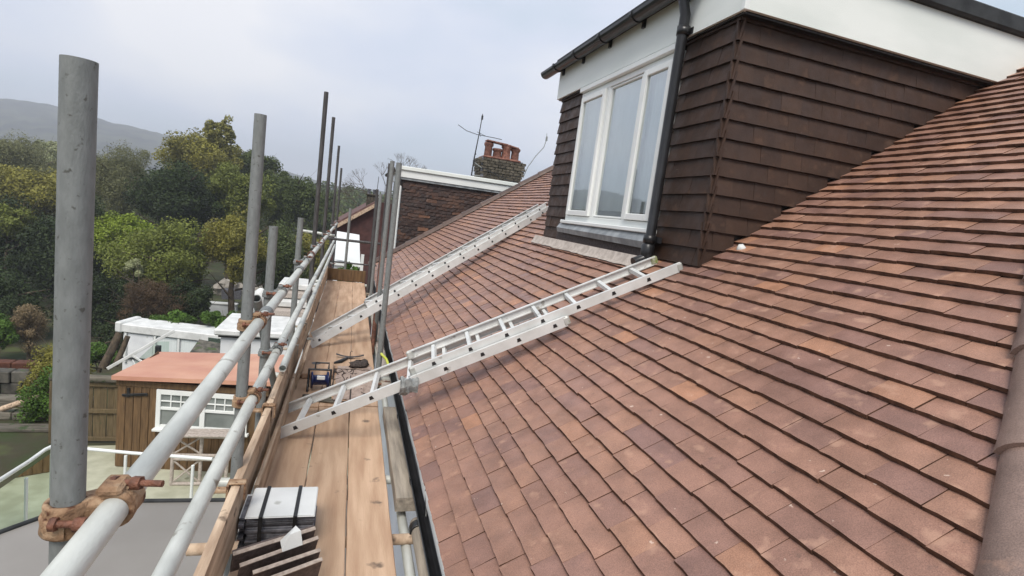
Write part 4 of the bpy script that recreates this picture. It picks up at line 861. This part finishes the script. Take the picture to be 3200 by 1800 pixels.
for i, (y, z) in enumerate(((16.0, -6.15), (15.2, -6.2), (14.5, -6.3))):
    stones('timber_step', ['upper', 'middle', 'lowest'][i] + ' mossy grey sleeper step in the terraced bank beside the post', 'step', -10.5, -7.2, y, -6.4, z, M['sleeper'], 2, 1, 'sleeper')
lg = MB(); lg.tube([(-7.7, 15.3, -6.15), (-6.9, 15.1, -5.75)], .07, 8); tag(lg.build('pale_plank', M['woodedge'], org=(-7.3, 15.2, -6.3)), 'pale split plank propped on the terraced bank', 'plank')
for i, (a, b, r_, lab) in enumerate((((-7.25, 19.6, -6.45), (-6.95, 20.0, -5.35), .13, 'thicker leaning sawn log by the white garden wall'), ((-6.95, 19.7, -6.4), (-6.72, 20.0, -5.45), .09, 'thinner leaning log with stripped bark by the white wall'))):
    q = MB(); q.tube([a, tuple((Vector(a) + Vector(b)) / 2 + Vector((.02, 0, .02))), b], [r_, r_ * .93, r_ * .85], 10); tag(q.build('log', M['bark'], org=a), lab, 'log', 'logs leaning by the white wall')
for i, (a, b, r_, lab) in enumerate((((-7.05, 19.4, -6.4), (-5.35, 19.9, -5.15), .05, 'long white beam lying slantwise before the white wall'), ((-6.5, 19.6, -5.95), (-5.6, 19.3, -6.4), .035, 'short white batten crossing under the long white beam'), ((-6.4, 19.5, -6.1), (-6.05, 19.2, -6.5), .02, 'thinnest pale stick under the crossed white beams'))):
    d_ = (Vector(b) - Vector(a)); q = MB(); q.box((Vector(a) + Vector(b)) / 2, (d_.length, r_ * 1.2, r_ * 2), Vector((1, 0, 0)).rotation_difference(d_.normalized()).to_matrix(), 0, .01); tag(q.build('beam', M['white'], org=a), lab, 'beam', 'white timbers by the wall')
# white garden room with parapet
gr = thing('garden_room', (-6, 24.5, -8.4), 'long low white garden room with glazed green corner beyond the shed', 'garden room')
A = Vector((-8.55, 24.9, 0)); B = Vector((-4.35, 23.8, 0)); dd = (B - A).normalized(); R_ = Matrix.Rotation(math.atan2(dd.y, dd.x), 3, 'Z'); nn = Vector((dd.y, -dd.x, 0)); L_ = (B - A).length
MB().box(A + dd * L_ / 2 - nn * .6 + Vector((0, 0, -7.55)), (L_, 1.1, 2.0), R_).build('body', M['render'], gr)
MB().box(A + dd * (L_ / 2 - .1) - nn * .56 + Vector((0, 0, -6.44)), (L_ + .2, 1.3, .34), R_, 0, .03).build('parapet', M['white'], gr)
MB().box(A + dd * (-.12) - nn * .52 + Vector((0, 0, -6.42)), (.28, 1.3, .44), R_, 0, .05).build('parapet_cap', M['white'], gr)
for u in (.03, .30, .52, .80): MB().box(A + dd * (L_ * u) + nn * .0 + Vector((0, 0, -7.25)), (.09, .1, 1.25), R_, 0, .01).build('mullion', M['upvc'], gr)
for u0, u1 in ((.04, .29), (.31, .51), (.53, .79)): MB().box(A + dd * (L_ * (u0 + u1) / 2) - nn * .03 + Vector((0, 0, -7.15)), (L_ * (u1 - u0) - .1, .04, 1.0), R_).build('panel', M['curtain'] if u0 > .3 else M['render'], gr)
MB().box(A + dd * (L_ * .4) + nn * .02 + Vector((0, 0, -7.68)), (L_ * .8, .06, .05), R_).build('dark_sill', M['black'], gr)
MB().box(A + dd * (L_ * .9) + nn * .08 + Vector((0, 0, -7.0)), (L_ * .2, .03, 1.2), R_).build('glass_panel', M['glassgreen'], gr)
q = MB(); q.b2(-5.93, -5.78, 20.0, 20.15, -7.4, -5.75, .01); tag(q.build('black_post', M['blackmatt'], org=(-5.85, 20, -7.4)), 'square black post standing before the white garden room', 'post')
q = MB(); q.add([(-6.75, 20.6, -6.6), (-5.9, 21.4, -6.6), (-5.9, 21.4, -5.95), (-6.2, 21.1, -5.9)], [(0, 1, 2, 3)]); tag(q.build('glass_sheet', M['glassgreen'], org=(-6.4, 20.9, -6.6)), 'slanted green glass sheet under the long white beam', 'glass sheet')
cn = thing('dark_canopy', (-4.7, 22.3, -8), 'low dark canopy with mossy roof against the garden room corner', 'canopy')
MB().add([(-5.45, 21.8, -6.65), (-4.2, 21.5, -6.75), (-4.2, 22.6, -6.3), (-5.3, 22.9, -6.22)], [(0, 1, 2, 3)]).build('roof', M['stone'], cn); MB().b2(-4.5, -4.15, 21.6, 22.6, -8, -6.7).build('side', M['black'], cn)
ww = thing('white_wall', (-8, 37, -9), 'square white rendered wall among the shrubs near the grey rocks', 'wall')
MB().b2(-8.9, -6.55, 36.9, 37.3, -9.2, -7.72, .02).build('wall_face', M['render'], ww); MB().b2(-8.93, -6.52, 36.85, 37.35, -7.72, -7.62, .02).build('coping', M['white'], ww)
rk = thing('rock_outcrop', (-6.5, 40, -8), 'pale grey rocks with a dark hut roof above the white wall', 'rocks'); rr = random.Random(77)
for i in range(9):
    cx, cy, cz = -8.3 + i * .42, 40 + rr.uniform(-.4, .4), -7.3 + rr.uniform(-.25, .35); q = MB(); vs = []
    for b in np.linspace(-1.4, 1.4, 6):
        for a in np.linspace(0, 6.283, 9)[:-1]: s_ = rr.uniform(.75, 1.15); vs.append((cx + math.cos(a) * math.cos(b) * .5 * s_, cy + math.sin(a) * math.cos(b) * .5 * s_, cz + math.sin(b) * .42 * s_))
    q.add(vs, [(k * 8 + j, k * 8 + (j + 1) % 8, (k + 1) * 8 + (j + 1) % 8, (k + 1) * 8 + j) for k in range(5) for j in range(8)]); q.build('rock', M['mortar'], rk)
MB().box((-7.2, 38.6, -7.3), (1.1, .8, .6), Matrix.Rotation(.3, 3, 'Z')).build('dark_hut', M['slate'], rk)
# white steps, walls and gate pier close behind the rails
wb = thing('white_outbuilding', (-3, 20.5, -8), 'bright white rendered outbuilding with dark eaves just behind the scaffold rails', 'outbuilding')
MB().b2(-4.05, -1.3, 20.4, 23, -8.4, -5.4, .01).build('wall', M['render'], wb); MB().b2(-4.12, -1.25, 20.3, 23, -5.4, -5.33).build('dark_eaves', M['black'], wb); MB().b2(-4.25, -1.2, 20.2, 23, -5.33, -5.1, .05).build('roof_edge', M['white'], wb)
st = thing('white_steps', (-2.2, 23, -8), 'stacked pale stone terrace steps rising behind the white outbuilding', 'steps')
for i in range(6): MB().b2(-3.3 + i * .06, -1.0, 24 + i * .5, 26 + i * .5, -6.2 + i * .32, -5.93 + i * .32, .04).build('step', M['white'] if i % 2 else M['stonepale'], st)
pr_ = thing('gate_pier', (-3.55, 25, -8), 'rounded white pier finial showing between the first poles and rail', 'pier')
MB().lathe([(.26, -2), (.26, -.5), (.33, -.42), (.33, -.3), (.2, -.18), (.24, 0), (.3, .2), (.25, .42), (.08, .56), (0, .58)], (-3.52, 25, -4.95), 16).build('finial', M['white'], pr_)

# ------------------------------------------------------------------ trees and bushes
def sticks(segs):
    q = MB()
    for pts, rad in segs: q.tube(pts, rad, 5, cap=False)
    return q
def leaves_mesh(name, cx, cy, cz, rx, ry, nblob, per, size, m, seed, thin=False, spread=1.):
    r = np.random.default_rng(seed); Cs = []; C0 = []; bl = []
    d = r.normal(size=(nblob, 3)); d /= np.linalg.norm(d, axis=1)[:, None]; rad = r.uniform(.35, 1., nblob) ** .6
    cen = d * rad[:, None] * np.array([rx, rx, ry]) * (.72 + .22 * np.sin(d[:, :1] * 5 + seed) + .1 * np.cos(d[:, 2:] * 7 + seed)); br = r.uniform(.11, .36, nblob) ** 1.0 * (rx + ry) / 2 * spread
    n = nblob * per; dd = r.normal(size=(n, 3)); dd /= np.linalg.norm(dd, axis=1)[:, None]
    pos = np.repeat(cen, per, 0) + dd * (np.repeat(br, per) * r.uniform(.55, 1.12, n))[:, None] + np.array([cx, cy, cz])
    a = r.normal(size=(n, 3)); a /= np.linalg.norm(a, axis=1)[:, None]; nrm = dd * .6 + a * .7 + np.array([0, 0, .3]); nrm /= np.linalg.norm(nrm, axis=1)[:, None]
    u = np.cross(nrm, r.normal(size=(n, 3))); u /= np.linalg.norm(u, axis=1)[:, None] + 1e-9; v = np.cross(nrm, u)
    s_ = size * r.uniform(.6, 1.3, n)[:, None]; w = .22 if thin else .62
    V = np.stack([pos - u * s_, pos + v * s_ * w, pos + u * s_, pos - v * s_ * w], 1).reshape(-1, 3)
    me = bpy.data.meshes.new(name); me.vertices.add(4 * n); me.loops.add(4 * n); me.polygons.add(n)
    return me, V, n, np.repeat(r.uniform(0, .5, nblob), per) + r.uniform(0, .5, n)
def put_leaves(name, args, parent):
    me, V, n, rv = leaves_mesh(name, *args); V = V - np.array(WORLD[parent.name])
    me.vertices.foreach_set('co', V.astype(np.float32).ravel()); me.loops.foreach_set('vertex_index', np.arange(4 * n, dtype=np.int32))
    me.polygons.foreach_set('loop_start', np.arange(0, 4 * n, 4, dtype=np.int32)); me.polygons.foreach_set('loop_total', np.full(n, 4, dtype=np.int32))
    at = me.attributes.new('rnd', 'FLOAT', 'FACE'); at.data.foreach_set('value', rv.astype(np.float32)); me.materials.append(args[8]); me.update(); me.validate()
    o = bpy.data.objects.new(name, me); COL.objects.link(o); o.parent = parent; return o
def plant(kind, x, y, z, rx, ry, name, label, cat, seed, dens=1., group=None, size=None, spread=1.):
    gz = ground_z(x, y) - .1; base = min(gz, z - ry); t_ = thing(name, (x, y, base), label, cat, group)
    D_ = math.hypot(x, y); sz = size or max(.03, D_ * .0019); nb_ = int(min(110, max(22, 42 * (rx * ry) ** .5))); per = int(290 * dens)
    rr = random.Random(seed); segs = []; top = z + ry * .5
    segs.append(([(x, y, base), (x + rr.uniform(-.2, .2), y, (base + z) / 2), (x, y, top)], [rx * .09 + .03, rx * .06 + .02, .015]))
    for i in range(9):
        a = rr.uniform(0, 6.28); h_ = rr.uniform(.3, .9); b0 = (x, y, base + (top - base) * h_); k = rr.uniform(.5, .95)
        e0 = (x + math.cos(a) * rx * k, y + math.sin(a) * rx * k, min(z + ry * .8, b0[2] + rr.uniform(.2, .8) * ry)); mm = tuple((b0[j] + e0[j]) / 2 + rr.uniform(-.1, .1) for j in range(3))
        segs.append(([b0, mm, e0], [rx * .03 + .01, rx * .02 + .008, .006]))
        for _ in range(3 if kind in ('sprig', 'grey', 'twig', 'brown') else 1):
            e2 = tuple(e0[j] + rr.uniform(-.35, .35) * rx + (.2 * ry if j == 2 else 0) for j in range(3)); segs.append(([mm, e2], [.015, .004]))
    sticks(segs).build('trunk', M['bark'], t_)
    put_leaves('crown', (x, y, z, rx, ry, nb_, per, sz, LM[kind], seed, kind in ('twig', 'grey', 'brown'), spread), t_)
    return t_
TREES = [('olive', -13.6, 57.2, 1.3, 4.1, 3.2, 'tallest rounded olive-yellow tree on the skyline under a wispy top'), ('sprig', -12.3, 56.6, 4.3, 1.6, 1.5, 'thin wispy twigged tree sticking up above the olive crown'),
 ('grey', -17.5, 49.6, -1.1, 2.9, 3.0, 'grey-green fine-twigged tree just past the nearest pole'), ('dark', -11.7, 43.5, -1.9, 3.7, 2.8, 'broad very dark green tree below the olive one'),
 ('mid', -8.6, 44.7, -1.0, 2.7, 2.6, 'mid green tree leaning out beside the second pole'), ('darkg', -5.0, 48.9, -.9, 2.6, 2.9, 'dense dark green tree between second and third poles'),
 ('darkg', -9.3, 57.9, 1.2, 2.0, 2.2, 'dark green treetop just behind the second pole'), ('lime', -12.2, 34.9, -3.8, 1.8, 1.4, 'bright lime green bush halfway up the bank'),
 ('mid', -9.1, 31.8, -4.5, 2.7, 2.0, 'large mid green bush below the dark tree'), ('olive', -6.0, 33.0, -3.5, 2.2, 1.9, 'rounded olive brown bush touching the second pole'),
 ('grey', -28.9, 59.4, -1.4, 4.4, 3.0, 'hazy grey-green trees at the picture edge under the hill'), ('dark', -18.8, 38.9, -5.4, 3.2, 3.2, 'very dark tree mass at the edge beside the nearest pole'),
 ('olive', -23.2, 49.0, -3.0, 3.9, 2.3, 'olive green spreading tree under the hazy edge trees'), ('pale', -34.2, 76.0, .4, 2.1, 1.6, 'pale rounded tree against the foot of the hill'),
 ('dark', -15.1, 36.6, -5.5, 2.8, 3.0, 'dark tree directly behind the nearest pole'), ('darkg', -3.5, 63.9, -3.2, 2.4, 3.7, 'hazy green tree seen between the thin far poles'),
 ('darkg', -4.3, 36.6, -4.6, 1.8, 2.8, 'dark tree behind the low blurred pole'), ('olive', -2.9, 40.4, -4.6, 1.5, 2.3, 'yellowish tree by the second low pole'),
 ('mid', -1.2, 73.6, -4.6, 2.2, 2.8, 'far hazy tree next to the gabled house'), ('mid', -18.3, 36.8, -3.9, 1.1, 1.1, 'orange-tinged green treetop at the very edge')]
for i, t in enumerate(TREES): plant(t[0], *t[1:6], 'tree', t[6], 'tree', 300 + i, 1.25 if t[0] != 'sprig' else .3, 'trees on the bank beyond the gardens', spread=1. if t[0] != 'sprig' else .7)
BUSH = [('brown', -8.5, 28.2, -5.8, 1.6, 1.1, 'reddish brown twiggy bush above the white garden room'), ('dark', -7.1, 28.8, -5.9, 1.1, 1.2, 'near-black shrub beside the reddish brown bush'),
 ('green', -4.9, 25.6, -6.1, 1.1, .6, 'fresh green shrub behind the garden room corner'), ('green', -6.9, 26.1, -6.3, 1.0, .55, 'low green shrub behind the middle of the garden room'),
 ('twig', -12.2, 26.0, -7.0, .75, 1.15, 'straw coloured twiggy bush above the red raised bed'), ('green', -13.2, 25.6, -7.2, .9, 1.0, 'green shrub at the edge beside the straw coloured bush'),
 ('green', -8.6, 22.8, -6.9, .8, .5, 'clipped ivy hedge beside the leaning logs'), ('dark', -11.6, 31.1, -6.8, 2.3, 1.8, 'dark shrub mass under the lime green bush'),
 ('pale', -9.75, 29.4, -4.6, .42, .42, 'small pale yellow-leaved sapling before the dark bushes'), ('green', -4.5, 33, -6.6, 1.0, .7, 'green shrub before the white square wall'),
 ('dark', -9.0, 27.1, -7.3, 1.4, .9, 'dark low shrub behind the leaning logs'), ('dark', -14.5, 29, -6.8, 1.8, 1.5, 'dark shrub behind the straw coloured bush'), ('green', -6.75, 15.4, -5.9, .7, .8, 'ivy climbing beside the fence end'),
 ('olive', -7.35, 17.2, -5.8, .85, .85, 'olive climber over the end of the stone wall')]
for i, t in enumerate(BUSH): plant(t[0], *t[1:6], 'bush', t[6], 'bush', 500 + i, 1.1, 'bushes around the gardens')
plant('green', -.05, 14.6, -2.0, .42, .32, 'bush', 'dark leafy bush under the white conservatory roof', 'bush', 900, .8, size=.05)
# far woodland that reads as one mass
rr = np.random.default_rng(5); wood = bpy.data.objects.new('woodland', None)
me = bpy.data.meshes.new('woodland'); Vs = []; Rv = []
for k in range(230):
    az = rr.uniform(-.55, .22); D_ = rr.uniform(60, 150); cx, cy = math.sin(az) * D_, math.cos(az) * D_; r0 = rr.uniform(1.6, 3.2); cz = ground_z(cx, cy) + r0 * .9 + rr.uniform(0, 1.0); n = 420
    d = rr.normal(size=(n, 3)); d /= np.linalg.norm(d, axis=1)[:, None]; p = d * r0 * rr.uniform(.6, 1.1, (n, 1)) + np.array([cx, cy, cz])
    nr_ = d + rr.normal(size=(n, 3)) * .5; u = np.cross(nr_, rr.normal(size=(n, 3))); u /= np.linalg.norm(u, axis=1)[:, None]; v = np.cross(nr_, u); v /= np.linalg.norm(v, axis=1)[:, None]; s_ = .0028 * D_
    Vs.append(np.stack([p - u * s_, p + v * s_ * .7, p + u * s_, p - v * s_ * .7], 1).reshape(-1, 3)); Rv.append(np.full(n, rr.uniform(0, .6)) + rr.uniform(0, .4, n))
V = np.concatenate(Vs); n = len(V) // 4
me.vertices.add(4 * n); me.loops.add(4 * n); me.polygons.add(n); me.vertices.foreach_set('co', V.astype(np.float32).ravel()); me.loops.foreach_set('vertex_index', np.arange(4 * n, dtype=np.int32))
me.polygons.foreach_set('loop_start', np.arange(0, 4 * n, 4, dtype=np.int32)); me.polygons.foreach_set('loop_total', np.full(n, 4, dtype=np.int32))
at = me.attributes.new('rnd', 'FLOAT', 'FACE'); at.data.foreach_set('value', np.concatenate(Rv).astype(np.float32)); me.materials.append(LM['darkg']); me.update()
wo_ = bpy.data.objects.new('woodland', me); COL.objects.link(wo_); tag(wo_, kind='stuff')
# bare branches against the far haze
bt = thing('bare_tree', (3.2, 45, -6.4), 'leafless branching tree against the haze beyond the thin poles', 'tree'); rr = random.Random(4); segs = [([(3.2, 45, -7), (3.1, 45, -2), (2.9, 45, .2)], [.25, .18, .1])]
def br(p, a, l, r_, dep):
    e_ = (p[0] + math.cos(a) * l, p[1] + rr.uniform(-.3, .3), p[2] + math.sin(a) * l); segs.append(([p, e_], [r_, r_ * .6]))
    if dep: [br(e_, a + rr.uniform(-.8, .8), l * .72, r_ * .6, dep - 1) for _ in range(3)]
for a in (2.9, 2.5, 2.0, 1.5, .9, 3.1): br((3.0, 45, rr.uniform(-2, -.6)), a, 1.7, .05, 4)
sticks(segs).build('branches', M['bark'], bt)
bpy.data.objects.remove(wood)
